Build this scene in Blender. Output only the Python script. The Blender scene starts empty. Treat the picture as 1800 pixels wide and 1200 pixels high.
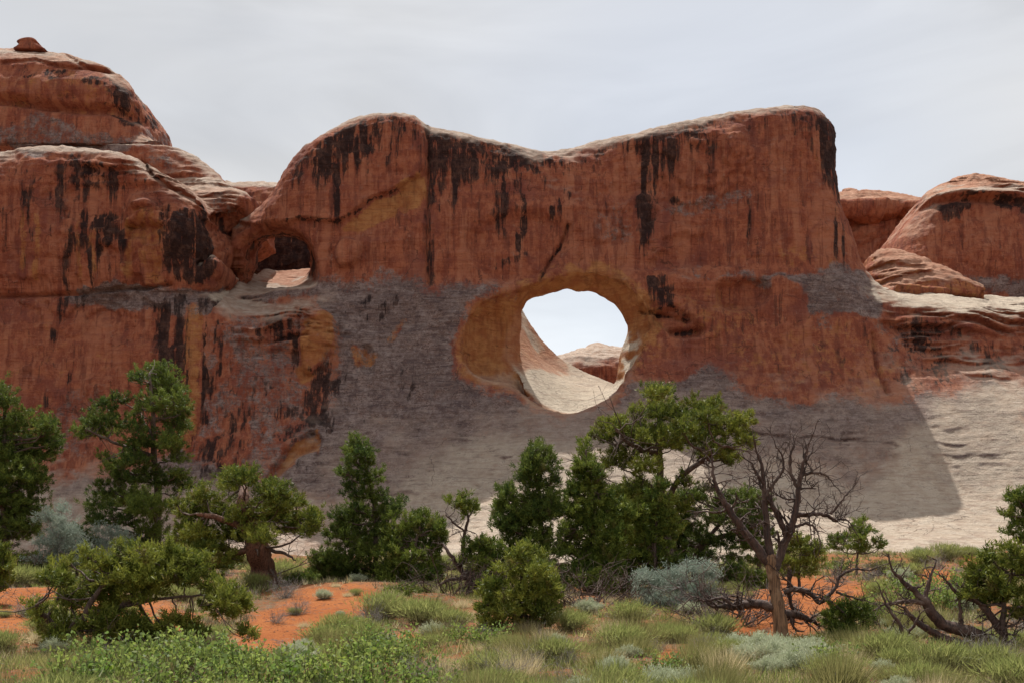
import bpy, math, random
import numpy as np

# ------------------------------------------------------------------ camera, sky, sun, exposure
scene = bpy.context.scene
F_PX, CX, HY, CAM_Z = 1930.0, 900.0, 980.0, 1.7      # focal length in photo pixels, centre column, horizon row, eye height
cam_data = bpy.data.cameras.new('camera')
cam = bpy.data.objects.new('camera', cam_data)
scene.collection.objects.link(cam)
cam.location = (0, 0, CAM_Z)
cam.rotation_euler = (math.radians(90), 0, 0)
cam_data.sensor_width = 36
cam_data.lens = 36 * F_PX / 1800
cam_data.shift_y = (HY - 600) / 1800
cam_data.clip_start, cam_data.clip_end = 0.1, 20000
scene.camera = cam
scene.view_settings.view_transform = 'Standard'
scene.view_settings.look = 'None'
scene.view_settings.exposure = 0.48
scene.view_settings.gamma = 1.0

SUN_EL, SUN_AZ = math.radians(63.5), math.radians(-16)   # azimuth from +Y (behind the cliff), negative = to the left
world = bpy.data.worlds.new('World')
scene.world = world
world.use_nodes = True
wn, wl = world.node_tree.nodes, world.node_tree.links
wn.clear()
w_out = wn.new('ShaderNodeOutputWorld')
w_bg = wn.new('ShaderNodeBackground')
w_bg.inputs['Strength'].default_value = 0.11
sky = wn.new('ShaderNodeTexSky')
sky.sky_type = 'NISHITA'
sky.sun_disc = False
sky.sun_elevation, sky.sun_rotation = SUN_EL, SUN_AZ
sky.air_density, sky.dust_density, sky.ozone_density = 1.0, 1.0, 1.0
w_tc = wn.new('ShaderNodeTexCoord')
w_map = wn.new('ShaderNodeMapping')
w_map.inputs['Scale'].default_value = (0.9, 0.9, 2.6)
w_map.inputs['Rotation'].default_value = (0.25, 0.35, 0.4)
w_map.inputs['Location'].default_value = (0.35, 0.1, 0.2)
w_n1 = wn.new('ShaderNodeTexNoise')
w_n1.inputs['Scale'].default_value = 1.7
w_n1.inputs['Detail'].default_value = 6
w_n1.inputs['Roughness'].default_value = 0.5
w_n1.inputs['Distortion'].default_value = 0.6
w_r = wn.new('ShaderNodeMapRange')
w_r.inputs['From Min'].default_value = 0.30
w_r.inputs['From Max'].default_value = 0.62
w_r.inputs['To Min'].default_value = 0.84
w_r.inputs['To Max'].default_value = 0.97
w_mix = wn.new('ShaderNodeMix')
w_mix.data_type = 'RGBA'
w_mix.inputs['B'].default_value = (5.3, 5.25, 5.15, 1)      # thin high cloud veil
wl.new(w_tc.outputs['Generated'], w_map.inputs['Vector'])
wl.new(w_map.outputs['Vector'], w_n1.inputs['Vector'])
wl.new(w_n1.outputs['Fac'], w_r.inputs['Value'])
# a bluer gap in the veil, and a brighter whitish veil low down
def wmath(op, a, b=0.0, clamp=False):
    o = wn.new('ShaderNodeMath'); o.operation = op; o.use_clamp = clamp
    for i, v in enumerate((a, b)):
        if hasattr(v, 'is_output'): wl.new(v, o.inputs[i])
        else: o.inputs[i].default_value = v
    return o.outputs[0]
w_gap = wn.new('ShaderNodeVectorMath'); w_gap.operation = 'DISTANCE'
w_gap.inputs[1].default_value = (0.17, 0.92, 0.34)
wl.new(w_tc.outputs['Generated'], w_gap.inputs[0])
w_blob = wn.new('ShaderNodeMapRange'); w_blob.interpolation_type = 'SMOOTHSTEP'
for k, v in (('From Min', 0.06), ('From Max', 0.34), ('To Min', 0.36), ('To Max', 0.0)): w_blob.inputs[k].default_value = v
wl.new(w_gap.outputs['Value'], w_blob.inputs['Value'])
w_f = wmath('SUBTRACT', w_r.outputs['Result'], wmath('MULTIPLY', w_blob.outputs['Result'], w_n1.outputs['Fac']), True)
w_sep = wn.new('ShaderNodeSeparateXYZ'); wl.new(w_tc.outputs['Generated'], w_sep.inputs[0])
w_low = wn.new('ShaderNodeMapRange'); w_low.interpolation_type = 'SMOOTHSTEP'
for k, v in (('From Min', 0.10), ('From Max', 0.36), ('To Min', 1.0), ('To Max', 0.0)): w_low.inputs[k].default_value = v
wl.new(w_sep.outputs['Z'], w_low.inputs['Value'])
w_veil = wn.new('ShaderNodeMix'); w_veil.data_type = 'RGBA'
w_veil.inputs['A'].default_value = (4.6, 4.58, 4.54, 1); w_veil.inputs['B'].default_value = (6.3, 6.5, 6.65, 1)
wl.new(w_low.outputs['Result'], w_veil.inputs['Factor'])
w_n2 = wn.new('ShaderNodeTexNoise')
for k, v in (('Scale', 3.2), ('Detail', 5.0), ('Roughness', 0.5), ('Distortion', 0.8)): w_n2.inputs[k].default_value = v
wl.new(w_map.outputs['Vector'], w_n2.inputs['Vector'])
w_br = wn.new('ShaderNodeMapRange')
for k, v in (('From Min', 0.3), ('From Max', 0.7), ('To Min', 0.82), ('To Max', 1.16)): w_br.inputs[k].default_value = v
wl.new(w_n2.outputs['Fac'], w_br.inputs['Value'])
w_sc = wn.new('ShaderNodeVectorMath'); w_sc.operation = 'SCALE'
wl.new(w_veil.outputs['Result'], w_sc.inputs[0]); wl.new(w_br.outputs['Result'], w_sc.inputs['Scale'])
wl.new(w_sc.outputs[0], w_mix.inputs['B'])
wl.new(w_f, w_mix.inputs['Factor'])
wl.new(sky.outputs['Color'], w_mix.inputs['A'])
wl.new(w_mix.outputs['Result'], w_bg.inputs['Color'])
wl.new(w_bg.outputs['Background'], w_out.inputs['Surface'])

sun_data = bpy.data.lights.new('sun', 'SUN')
sun_data.energy = 4.3
sun_data.angle = math.radians(0.5)
sun_data.color = (1.0, 0.955, 0.88)
sun = bpy.data.objects.new('sun', sun_data)
scene.collection.objects.link(sun)
sun.rotation_euler = (math.radians(90) - SUN_EL, 0, math.radians(180) - SUN_AZ)
sun.location = (-20, 90, 120)

# ------------------------------------------------------------------ small helpers
def P(px, py, Y):
    """photo pixel at distance Y -> point of the place"""
    return np.array(((px - CX) / F_PX * Y, Y, CAM_Z + (HY - py) / F_PX * Y))

def to_px(x, y, z):
    return CX + x / y * F_PX, HY - (z - CAM_Z) / y * F_PX

def sstep(a, b, v):
    t = np.clip((v - a) / (b - a), 0, 1)
    return t * t * (3 - 2 * t)

def smax(a, b, k):
    h = np.clip(0.5 + 0.5 * (a - b) / k, 0, 1)
    return b + (a - b) * h + k * h * (1 - h)

def smin(a, b, k):
    return -smax(-a, -b, k)

def _hash(ix, iy, iz, seed):
    with np.errstate(over='ignore'):
        h = (ix.astype(np.uint32) * np.uint32(374761393) + iy.astype(np.uint32) * np.uint32(668265263)
             + iz.astype(np.uint32) * np.uint32(2147483647) + np.uint32(seed * 974711 + 13))
        h = (h ^ (h >> np.uint32(13))) * np.uint32(1274126177)
        h = h ^ (h >> np.uint32(16))
        h = h * np.uint32(2246822519)
        h = h ^ (h >> np.uint32(15))
    return h.astype(np.float32) * np.float32(2.0 / 4294967295.0) - 1

def vnoise(x, y, z, seed=0):
    x, y, z = (np.asarray(v, np.float32) for v in (x, y, z))
    fx, fy, fz = np.floor(x), np.floor(y), np.floor(z)
    ix, iy, iz = (v.astype(np.int64) for v in (fx, fy, fz))
    u, v, w = x - fx, y - fy, z - fz
    u, v, w = (t * t * t * (t * (t * 6 - 15) + 10) for t in (u, v, w))
    r = 0
    for dx in (0, 1):
        for dy in (0, 1):
            for dz in (0, 1):
                r = r + _hash(ix + dx, iy + dy, iz + dz, seed) * (u if dx else 1 - u) * (v if dy else 1 - v) * (w if dz else 1 - w)
    return r

def fbm(x, y, z, oct=4, seed=0, gain=0.5):
    r, a, t = 0, 1.0, 0
    for i in range(oct):
        r = r + a * vnoise(x, y, z, seed + i * 7)
        t += a
        a *= gain
        x, y, z = x * 2.03 + 5.1, y * 2.03 + 1.7, z * 2.03 + 9.2
    return r / t * 1.6

def poly_sdf(x, z, poly):
    """signed distance to a closed polygon, negative inside"""
    d = np.full(np.shape(x), 1e18)
    inside = np.zeros(np.shape(x), bool)
    n = len(poly)
    for i in range(n):
        ax, az = poly[i]; bx, bz = poly[(i + 1) % n]
        ex, ez = bx - ax, bz - az
        t = np.clip(((x - ax) * ex + (z - az) * ez) / (ex * ex + ez * ez + 1e-12), 0, 1)
        d = np.minimum(d, (x - ax - t * ex) ** 2 + (z - az - t * ez) ** 2)
        c = (az > z) != (bz > z)
        if az != bz:
            inside ^= c & (x < ex * (z - az) / ez + ax)
    d = np.sqrt(d)
    return np.where(inside, -d, d)

def line_dist(x, z, pts):
    d = np.full(np.shape(x), 1e18)
    for (ax, az), (bx, bz) in zip(pts[:-1], pts[1:]):
        ex, ez = bx - ax, bz - az
        t = np.clip(((x - ax) * ex + (z - az) * ez) / (ex * ex + ez * ez + 1e-12), 0, 1)
        d = np.minimum(d, (x - ax - t * ex) ** 2 + (z - az - t * ez) ** 2)
    return np.sqrt(d)

def smooth_poly(pts, n=4):
    """Catmull-Rom through a closed outline"""
    out = []
    m = len(pts)
    for i in range(m):
        p0, p1, p2, p3 = (np.array(pts[(i + k) % m], float) for k in (-1, 0, 1, 2))
        for j in range(n):
            t = j / n
            out.append(tuple(0.5 * (2 * p1 + (p2 - p0) * t + (2 * p0 - 5 * p1 + 4 * p2 - p3) * t * t + (3 * p1 - p0 - 3 * p2 + p3) * t ** 3)))
    return out

class TPS:
    """smooth surface through scattered control points"""
    def __init__(self, pts, lam=0.02):
        pts = np.array(pts, float)
        self.c = pts[:, :2]
        n = len(pts)
        K = self._k(self.c, self.c) + lam * np.eye(n)
        Pm = np.c_[np.ones(n), self.c]
        A = np.block([[K, Pm], [Pm.T, np.zeros((3, 3))]])
        self.w = np.linalg.solve(A, np.r_[pts[:, 2], 0, 0, 0])
    def _k(self, a, b):
        r2 = ((a[:, None, :] - b[None, :, :]) ** 2).sum(-1) + 1e-9
        return 0.5 * r2 * np.log(r2) * 0.01
    def __call__(self, x, y):
        q = np.c_[np.ravel(x), np.ravel(y)]
        r = self._k(q, self.c) @ self.w[:-3] + self.w[-3] + q @ self.w[-2:]
        return r.reshape(np.shape(x))

def mesh_np(name, verts, faces, mat, smooth=False, cols=None):
    """verts (n,3), faces (m,k); cols: {attribute: (n,4)}"""
    verts = np.ascontiguousarray(verts, np.float32)
    me = bpy.data.meshes.new(name)
    me.vertices.add(len(verts))
    me.vertices.foreach_set('co', verts.ravel())
    fl = faces if isinstance(faces, list) else [faces]
    nl = sum(f.size for f in fl); nf = sum(len(f) for f in fl)
    me.loops.add(nl)
    me.loops.foreach_set('vertex_index', np.concatenate([f.ravel() for f in fl]).astype(np.int32))
    me.polygons.add(nf)
    sizes = np.concatenate([np.full(len(f), f.shape[1]) for f in fl])
    starts = np.r_[0, np.cumsum(sizes)[:-1]].astype(np.int32)
    me.polygons.foreach_set('loop_start', starts)
    if smooth:
        me.polygons.foreach_set('use_smooth', np.ones(nf, bool))
    for k, c in (cols or {}).items():
        a = me.attributes.new(k, 'FLOAT_COLOR', 'POINT')
        a.data.foreach_set('color', np.ascontiguousarray(c, np.float32).ravel())
    me.update(calc_edges=True)
    if mat is not None:
        me.materials.append(mat)
    return me

def link(name, me, parent=None):
    o = bpy.data.objects.new(name, me)
    scene.collection.objects.link(o)
    if parent is not None:
        o.parent = parent
    return o

def tag(o, label=None, cat=None, group=None, kind=None):
    if label: o['label'] = label
    if cat: o['category'] = cat
    if group: o['group'] = group
    if kind: o['kind'] = kind
    return o

def thing(name, loc, label, cat, group=None):
    o = bpy.data.objects.new(name, None)
    scene.collection.objects.link(o)
    o.empty_display_size = 0.3
    o.location = [float(v) for v in loc]
    return tag(o, label, cat, group)

# ------------------------------------------------------------------ materials
class NT:
    def __init__(self, name):
        self.mat = bpy.data.materials.new(name)
        self.mat.use_nodes = True
        self.t = self.mat.node_tree
        self.t.nodes.clear()
    def n(self, kind, **kw):
        o = self.t.nodes.new('ShaderNode' + kind)
        for k, v in kw.items():
            if k in o.inputs: 
                if hasattr(v, 'is_output') and v.is_output: self.t.links.new(v, o.inputs[k])
                else: o.inputs[k].default_value = v
            else:
                setattr(o, k, v)
        return o
    def set(self, node, key, v):
        if hasattr(v, 'is_output') and v.is_output: self.t.links.new(v, node.inputs[key])
        else: node.inputs[key].default_value = v
    def math(self, op, a, b=0.0, c=0.0, clamp=False):
        o = self.t.nodes.new('ShaderNodeMath'); o.operation = op; o.use_clamp = clamp
        for i, v in enumerate((a, b, c)):
            self.set(o, i, v)
        return o.outputs[0]
    def ramp(self, v, a, b, lo=0.0, hi=1.0, smooth=True):
        o = self.t.nodes.new('ShaderNodeMapRange')
        o.interpolation_type = 'SMOOTHSTEP' if smooth else 'LINEAR'
        for k, x in (('Value', v), ('From Min', a), ('From Max', b), ('To Min', lo), ('To Max', hi)):
            self.set(o, k, x)
        return o.outputs['Result']
    def mix(self, f, a, b, mode='MIX'):
        o = self.t.nodes.new('ShaderNodeMix'); o.data_type = 'RGBA'; o.blend_type = mode
        for k, x in (('Factor', f), ('A', a), ('B', b)):
            if isinstance(x, tuple) and len(x) == 3: x = x + (1,)
            self.set(o, {'Factor': 0, 'A': 6, 'B': 7}[k], x)
        return o.outputs[2]
    def noise(self, vec, scale, detail=3, rough=0.55, dist=0.0):
        o = self.n('TexNoise')
        for k, x in (('Vector', vec), ('Scale', scale), ('Detail', detail), ('Roughness', rough), ('Distortion', dist)):
            self.set(o, k, x)
        return o.outputs['Fac']
    def scaled(self, vec, s):
        o = self.t.nodes.new('ShaderNodeVectorMath'); o.operation = 'MULTIPLY'
        self.t.links.new(vec, o.inputs[0]); o.inputs[1].default_value = s
        return o.outputs[0]
def rock_material():
    t = NT('layered red sandstone')
    pos = t.n('TexCoord').outputs['Object']
    att = t.n('Attribute', attribute_name='stain_and_shade'); sep = t.n('SeparateColor'); t.set(sep, 'Color', att.outputs['Color'])
    varn_and_shade, grey, gold = sep.outputs
    att2 = t.n('Attribute', attribute_name='tone'); sep2 = t.n('SeparateColor'); t.set(sep2, 'Color', att2.outputs['Color'])
    pale, redness, dust = sep2.outputs
    streak = t.noise(t.scaled(pos, (0.55, 0.4, 0.045)), 1.4, 6, 0.62, 0.5)
    streak2 = t.noise(t.scaled(pos, (1.0, 0.6, 0.075)), 1.9, 6, 0.62, 0.4)
    bed = t.noise(t.scaled(pos, (0.05, 0.05, 1.0)), 2.0, 5, 0.62)
    bed2 = t.noise(t.scaled(pos, (0.10, 0.10, 1.0)), 6.5, 4, 0.6)
    big = t.noise(pos, 0.22, 5, 0.6, 0.5)
    mid = t.noise(pos, 1.1, 9, 0.68, 0.3)
    fine = t.noise(pos, 4.5, 7, 0.75)
    speck = t.noise(pos, 9.0, 3, 0.75)
    vor = t.n('TexVoronoi', feature='DISTANCE_TO_EDGE'); t.set(vor, 'Vector', pos); t.set(vor, 'Scale', 1.6)
    rough = t.noise(t.scaled(pos, (1.0, 1.0, 0.7)), 1.5, 10, 0.76)
    thin = t.noise(t.scaled(pos, (1.0, 0.8, 0.05)), 2.6, 7, 0.66, 0.5)
    # red body
    c = t.mix(t.ramp(rough, 0.40, 0.60), (0.265, 0.078, 0.046), (0.425, 0.148, 0.080))
    c = t.mix(t.ramp(streak, 0.48, 0.60, 0, 0.7), c, (0.47, 0.190, 0.108))
    c = t.mix(t.ramp(streak2, 0.51, 0.61, 0, 0.65), c, (0.20, 0.062, 0.042))
    c = t.mix(t.math('MULTIPLY', t.ramp(thin, 0.55, 0.63, 0, 0.8), t.ramp(streak, 0.40, 0.56, 0.9, 0.2)), c, (0.080, 0.034, 0.028))
    c = t.mix(t.ramp(thin, 0.36, 0.43, 0.55, 0.0), c, (0.45, 0.19, 0.105))
    c = t.mix(t.ramp(bed, 0.50, 0.68, 0, 0.40), c, (0.25, 0.08, 0.055))
    c = t.mix(t.ramp(big, 0.54, 0.64, 0, 0.55), c, (0.21, 0.068, 0.054))
    c = t.mix(t.ramp(t.math('ADD', t.math('MULTIPLY', fine, 0.5), t.math('MULTIPLY', mid, 0.5)), 0.56, 0.62, 0, 0.45), c, (0.38, 0.22, 0.165))
    c = t.mix(t.ramp(speck, 0.64, 0.74, 0, 0.6), c, (0.09, 0.035, 0.028))
    # golden or orange fresh rock
    g = t.mix(t.ramp(mid, 0.35, 0.65), (0.36, 0.135, 0.048), (0.50, 0.245, 0.092))
    g = t.mix(t.ramp(bed2, 0.5, 0.7, 0, 0.5), g, (0.25, 0.078, 0.040))
    g = t.mix(t.ramp(streak2, 0.5, 0.66, 0, 0.5), g, (0.20, 0.075, 0.035))
    c = t.mix(t.ramp(t.math('ADD', gold, t.math('MULTIPLY', t.math('SUBTRACT', rough, 0.5), 2.4)), 0.26, 0.70, 0, 0.85), c, g)
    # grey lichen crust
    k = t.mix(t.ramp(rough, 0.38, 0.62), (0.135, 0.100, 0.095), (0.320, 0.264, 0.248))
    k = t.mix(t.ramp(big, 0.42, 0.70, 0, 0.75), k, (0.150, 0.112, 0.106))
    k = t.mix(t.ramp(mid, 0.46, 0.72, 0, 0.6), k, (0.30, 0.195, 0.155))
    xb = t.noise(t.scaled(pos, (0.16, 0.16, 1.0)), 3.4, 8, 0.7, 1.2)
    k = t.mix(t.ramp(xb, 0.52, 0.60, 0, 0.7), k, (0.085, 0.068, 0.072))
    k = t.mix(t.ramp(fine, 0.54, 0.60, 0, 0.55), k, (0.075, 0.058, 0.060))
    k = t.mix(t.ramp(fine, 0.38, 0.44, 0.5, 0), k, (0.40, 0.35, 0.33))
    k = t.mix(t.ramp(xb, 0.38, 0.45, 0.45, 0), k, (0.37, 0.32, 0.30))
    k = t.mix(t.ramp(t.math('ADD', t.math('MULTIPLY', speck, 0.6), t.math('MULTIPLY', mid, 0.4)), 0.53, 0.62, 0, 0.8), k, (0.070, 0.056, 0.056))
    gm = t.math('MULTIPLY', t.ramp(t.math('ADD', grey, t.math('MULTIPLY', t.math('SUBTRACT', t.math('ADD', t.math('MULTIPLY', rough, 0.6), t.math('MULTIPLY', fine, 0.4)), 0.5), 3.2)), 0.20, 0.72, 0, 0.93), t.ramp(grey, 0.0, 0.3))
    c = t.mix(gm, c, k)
    # black varnish in streaks, with shade painted in at the small window
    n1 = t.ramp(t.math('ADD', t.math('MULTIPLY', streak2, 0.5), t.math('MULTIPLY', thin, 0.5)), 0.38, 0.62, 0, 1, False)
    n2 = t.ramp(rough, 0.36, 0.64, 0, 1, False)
    vn = t.math('ADD', t.math('ADD', t.math('MULTIPLY', n1, 0.55), t.math('MULTIPLY', n2, 0.28)), t.math('MULTIPLY', varn_and_shade, 0.56))
    vm = t.math('MULTIPLY', t.ramp(vn, 0.55, 0.80), t.ramp(varn_and_shade, 0.0, 0.2))
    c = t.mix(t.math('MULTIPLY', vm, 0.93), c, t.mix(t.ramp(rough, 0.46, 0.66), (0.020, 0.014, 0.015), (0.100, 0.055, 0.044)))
    # pale bleached rock on the tops
    p = t.mix(t.ramp(mid, 0.3, 0.7), (0.40, 0.27, 0.20), (0.56, 0.46, 0.38))
    p = t.mix(t.ramp(bed2, 0.52, 0.68, 0, 0.55), p, (0.33, 0.21, 0.155))
    p = t.mix(t.ramp(speck, 0.62, 0.72, 0, 0.5), p, (0.16, 0.12, 0.10))
    c = t.mix(pale, c, p)
    r = t.mix(t.ramp(mid, 0.3, 0.7), (0.40, 0.16, 0.09), (0.52, 0.27, 0.17))
    c = t.mix(redness, c, r)
    # cream clean slickrock
    d = t.mix(t.ramp(mid, 0.3, 0.7), (0.47, 0.395, 0.31), (0.62, 0.535, 0.42))
    d = t.mix(t.ramp(rough, 0.52, 0.64, 0, 0.55), d, (0.35, 0.285, 0.24))
    d = t.mix(t.ramp(xb, 0.55, 0.62, 0, 0.6), d, (0.24, 0.185, 0.155))
    d = t.mix(t.ramp(bed2, 0.5, 0.68, 0, 0.5), d, (0.38, 0.28, 0.215))
    d = t.mix(t.ramp(t.math('ADD', t.math('MULTIPLY', speck, 0.5), t.math('MULTIPLY', mid, 0.5)), 0.54, 0.64, 0, 0.7), d, (0.20, 0.165, 0.15))
    c = t.mix(dust, c, d)
    # joints and bedding seams
    wv = t.n('VectorMath', operation='ADD'); t.set(wv, 0, pos)
    wn_ = t.n('TexNoise'); t.set(wn_, 'Vector', pos); t.set(wn_, 'Scale', 0.5); t.set(wn_, 'Detail', 5.0)
    ws = t.n('VectorMath', operation='SCALE'); t.set(ws, 0, wn_.outputs['Color']); t.set(ws, 'Scale', 3.2)
    t.set(wv, 1, ws.outputs[0])
    jv = t.n('TexVoronoi', feature='DISTANCE_TO_EDGE'); t.set(jv, 'Vector', t.scaled(wv.outputs[0], (0.55, 0.5, 1.15))); t.set(jv, 'Scale', 0.30)
    joint = t.math('MULTIPLY', t.ramp(jv.outputs['Distance'], 0.001, 0.010, 1.0, 0.0), t.ramp(big, 0.52, 0.58))
    seam = t.math('MULTIPLY', t.ramp(t.math('ABSOLUTE', t.math('SUBTRACT', bed, 0.5)), 0.0, 0.010, 1.0, 0.0), t.ramp(rough, 0.46, 0.54))
    line = t.math('MAXIMUM', joint, t.math('MULTIPLY', seam, 0.6))
    c = t.mix(t.math('MULTIPLY', line, 0.55), c, (0.035, 0.020, 0.017))
    # relief
    b1 = t.n('Bump'); t.set(b1, 'Height', t.math('ADD', t.math('MULTIPLY', mid, 1.0), t.math('MULTIPLY', bed, 0.8))); t.set(b1, 'Strength', t.ramp(dust, 0, 1, 0.7, 0.35)); b1.inputs['Distance'].default_value = 0.6
    b2 = t.n('Bump'); t.set(b2, 'Height', t.math('ADD', fine, t.math('MULTIPLY', bed2, 0.5))); b2.inputs['Strength'].default_value = 0.9; b2.inputs['Distance'].default_value = 0.22
    t.set(b2, 'Normal', b1.outputs[0])
    b3 = t.n('Bump'); t.set(b3, 'Height', t.math('SUBTRACT', t.ramp(vor.outputs['Distance'], 0.0, 0.035), t.math('MULTIPLY', line, 3.0))); b3.inputs['Strength'].default_value = 0.15; b3.inputs['Distance'].default_value = 0.06
    t.set(b3, 'Normal', b2.outputs[0])
    bs = t.n('BsdfPrincipled'); t.set(bs, 'Base Color', c); bs.inputs['Roughness'].default_value = 0.92
    bs.inputs['Specular IOR Level'].default_value = 0.15
    t.set(bs, 'Normal', b3.outputs[0])
    o = t.n('OutputMaterial'); t.set(o, 'Surface', bs.outputs[0])
    return t.mat

def sand_material():
    t = NT('orange sand')
    pos = t.n('TexCoord').outputs['Object']
    att = t.n('Attribute', attribute_name='litter'); sep = t.n('SeparateColor'); t.set(sep, 'Color', att.outputs['Color'])
    a = t.noise(pos, 0.5, 5, 0.6); b = t.noise(pos, 6, 5, 0.65); f = t.noise(pos, 38, 3, 0.7)
    c = t.mix(t.ramp(a, 0.3, 0.7), (0.335, 0.108, 0.033), (0.40, 0.148, 0.052))
    c = t.mix(t.ramp(b, 0.50, 0.66, 0, 0.6), c, (0.25, 0.065, 0.026))
    c = t.mix(t.ramp(f, 0.62, 0.74, 0, 0.6), c, (0.22, 0.075, 0.035))
    lit = t.mix(t.ramp(b, 0.35, 0.65), (0.105, 0.065, 0.040), (0.20, 0.145, 0.085))
    c = t.mix(t.math('MULTIPLY', sep.outputs[0], t.ramp(b, 0.32, 0.55, 0.15, 0.9)), c, lit)
    bp = t.n('Bump'); t.set(bp, 'Height', t.math('ADD', t.math('MULTIPLY', b, 1.0), t.math('MULTIPLY', f, 0.35)))
    bp.inputs['Strength'].default_value = 0.8; bp.inputs['Distance'].default_value = 0.16
    bs = t.n('BsdfPrincipled'); t.set(bs, 'Base Color', c); bs.inputs['Roughness'].default_value = 0.95
    bs.inputs['Specular IOR Level'].default_value = 0.1
    t.set(bs, 'Normal', bp.outputs[0])
    o = t.n('OutputMaterial'); t.set(o, 'Surface', bs.outputs[0])
    return t.mat

def leaf_material(name, trans=0.3, gloss=0.04, rough=0.5):
    """colour comes from the per-leaf tint; part of the light passes through the leaf"""
    t = NT(name)
    att = t.n('Attribute', attribute_name='tint')
    d = t.n('BsdfPrincipled'); t.set(d, 'Base Color', att.outputs['Color']); d.inputs['Roughness'].default_value = rough
    d.inputs['Specular IOR Level'].default_value = gloss * 3
    tr = t.n('BsdfTranslucent'); hs = t.n('HueSaturation'); t.set(hs, 'Color', att.outputs['Color']); hs.inputs['Value'].default_value = 1.5
    t.set(tr, 'Color', hs.outputs[0])
    m = t.n('MixShader'); t.set(m, 0, trans); t.set(m, 1, d.outputs[0]); t.set(m, 2, tr.outputs[0])
    o = t.n('OutputMaterial'); t.set(o, 'Surface', m.outputs[0])
    return t.mat

def bark_material(name, c1, c2, c3, along=(9, 9, 1.2)):
    t = NT(name)
    pos = t.n('TexCoord').outputs['Object']
    s = t.noise(t.scaled(pos, along), 3.0, 5, 0.65, 0.6); m = t.noise(pos, 2.3, 4, 0.6)
    c = t.mix(t.ramp(s, 0.36, 0.62), c1, c2)
    c = t.mix(t.ramp(m, 0.5, 0.7, 0, 0.8), c, c3)
    bp = t.n('Bump'); t.set(bp, 'Height', s); bp.inputs['Strength'].default_value = 0.8; bp.inputs['Distance'].default_value = 0.05
    bs = t.n('BsdfPrincipled'); t.set(bs, 'Base Color', c); bs.inputs['Roughness'].default_value = 0.75
    t.set(bs, 'Normal', bp.outputs[0])
    o = t.n('OutputMaterial'); t.set(o, 'Surface', bs.outputs[0])
    return t.mat

M_ROCK = rock_material()
M_SAND = sand_material()
M_NEEDLE = leaf_material('conifer needles', 0.27, 0.04, 0.5)
M_LEAF = leaf_material('green leaves', 0.5, 0.045, 0.5)
M_SAGE = leaf_material('silver leaves', 0.2, 0.03, 0.6)
M_GRASS = leaf_material('grass blades', 0.45, 0.04, 0.5)
M_BARK = bark_material('conifer bark', (0.045, 0.027, 0.020), (0.12, 0.072, 0.052), (0.17, 0.125, 0.10))
M_SHRED = bark_material('shredding red bark', (0.055, 0.022, 0.013), (0.20, 0.085, 0.050), (0.26, 0.135, 0.085), (7, 7, 0.5))
M_DEAD = bark_material('weathered dead wood', (0.026, 0.014, 0.011), (0.085, 0.043, 0.030), (0.17, 0.115, 0.09), (6, 6, 1.0))
M_BARE = bark_material('bare pale wood', (0.10, 0.050, 0.025), (0.30, 0.165, 0.085), (0.34, 0.22, 0.13), (8, 8, 0.7))
M_TWIG = bark_material('grey twigs', (0.13, 0.11, 0.10), (0.30, 0.27, 0.25), (0.40, 0.37, 0.34))
# ------------------------------------------------------------------ rock: implicit solids turned into meshes
def surface_nets(f, o, h):
    """f (nx,ny,nz) negative inside; o origin; h cell size"""
    s = f < 0
    cnt = np.zeros(tuple(n - 1 for n in f.shape), np.int8)
    for dx in (0, 1):
        for dy in (0, 1):
            for dz in (0, 1):
                cnt += s[dx:f.shape[0] - 1 + dx, dy:f.shape[1] - 1 + dy, dz:f.shape[2] - 1 + dz]
    act = (cnt > 0) & (cnt < 8)
    I, J, K = np.nonzero(act)
    vid = np.full(act.shape, -1, np.int32)
    vid[I, J, K] = np.arange(len(I), dtype=np.int32)
    corner = {}
    for dx in (0, 1):
        for dy in (0, 1):
            for dz in (0, 1):
                corner[(dx, dy, dz)] = f[I + dx, J + dy, K + dz]
    acc = np.zeros((len(I), 3)); num = np.zeros(len(I))
    cs = list(corner)
    for a in cs:
        for ax in range(3):
            if a[ax] == 0:
                b = tuple(1 if i == ax else a[i] for i in range(3))
                fa, fb = corner[a], corner[b]
                m = (fa < 0) != (fb < 0)
                t = np.where(m, fa / np.where(m, fa - fb, 1), 0)
                p = np.array(a, float)[None, :].repeat(len(I), 0)
                p[:, ax] += t
                acc += p * m[:, None]; num += m
    v = (acc / num[:, None] + np.c_[I, J, K]) * h + np.array(o)
    faces = []
    for ax in range(3):
        n = f.shape
        sl0 = [slice(1, n[i] - 1) if i != ax else slice(0, n[i] - 1) for i in range(3)]
        sl1 = list(sl0); sl1[ax] = slice(1, n[ax])
        s0, s1 = s[tuple(sl0)], s[tuple(sl1)]
        ch = s0 != s1
        e = np.argwhere(ch)
        flip = s0[ch]
        off = np.array([1 if i != ax else 0 for i in range(3)])
        e = e + off
        u, w = [i for i in range(3) if i != ax]
        def cell(du, dw):
            c = e.copy(); c[:, u] += du; c[:, w] += dw
            return vid[c[:, 0], c[:, 1], c[:, 2]]
        q = np.stack([cell(-1, -1), cell(0, -1), cell(0, 0), cell(-1, 0)], 1)
        if ax == 1: flip = ~flip
        q[~flip] = q[~flip][:, ::-1]
        faces.append(q)
    faces = np.concatenate(faces)
    return v, faces[(faces >= 0).all(1)]

def vert_normals(v, q):
    n = np.cross(v[q[:, 2]] - v[q[:, 0]], v[q[:, 3]] - v[q[:, 1]])
    vn = np.zeros_like(v)
    for k in range(4):
        for c in range(3):
            vn[:, c] += np.bincount(q[:, k], n[:, c], len(v))
    return vn / (np.linalg.norm(vn, axis=1, keepdims=True) + 1e-12)

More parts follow.
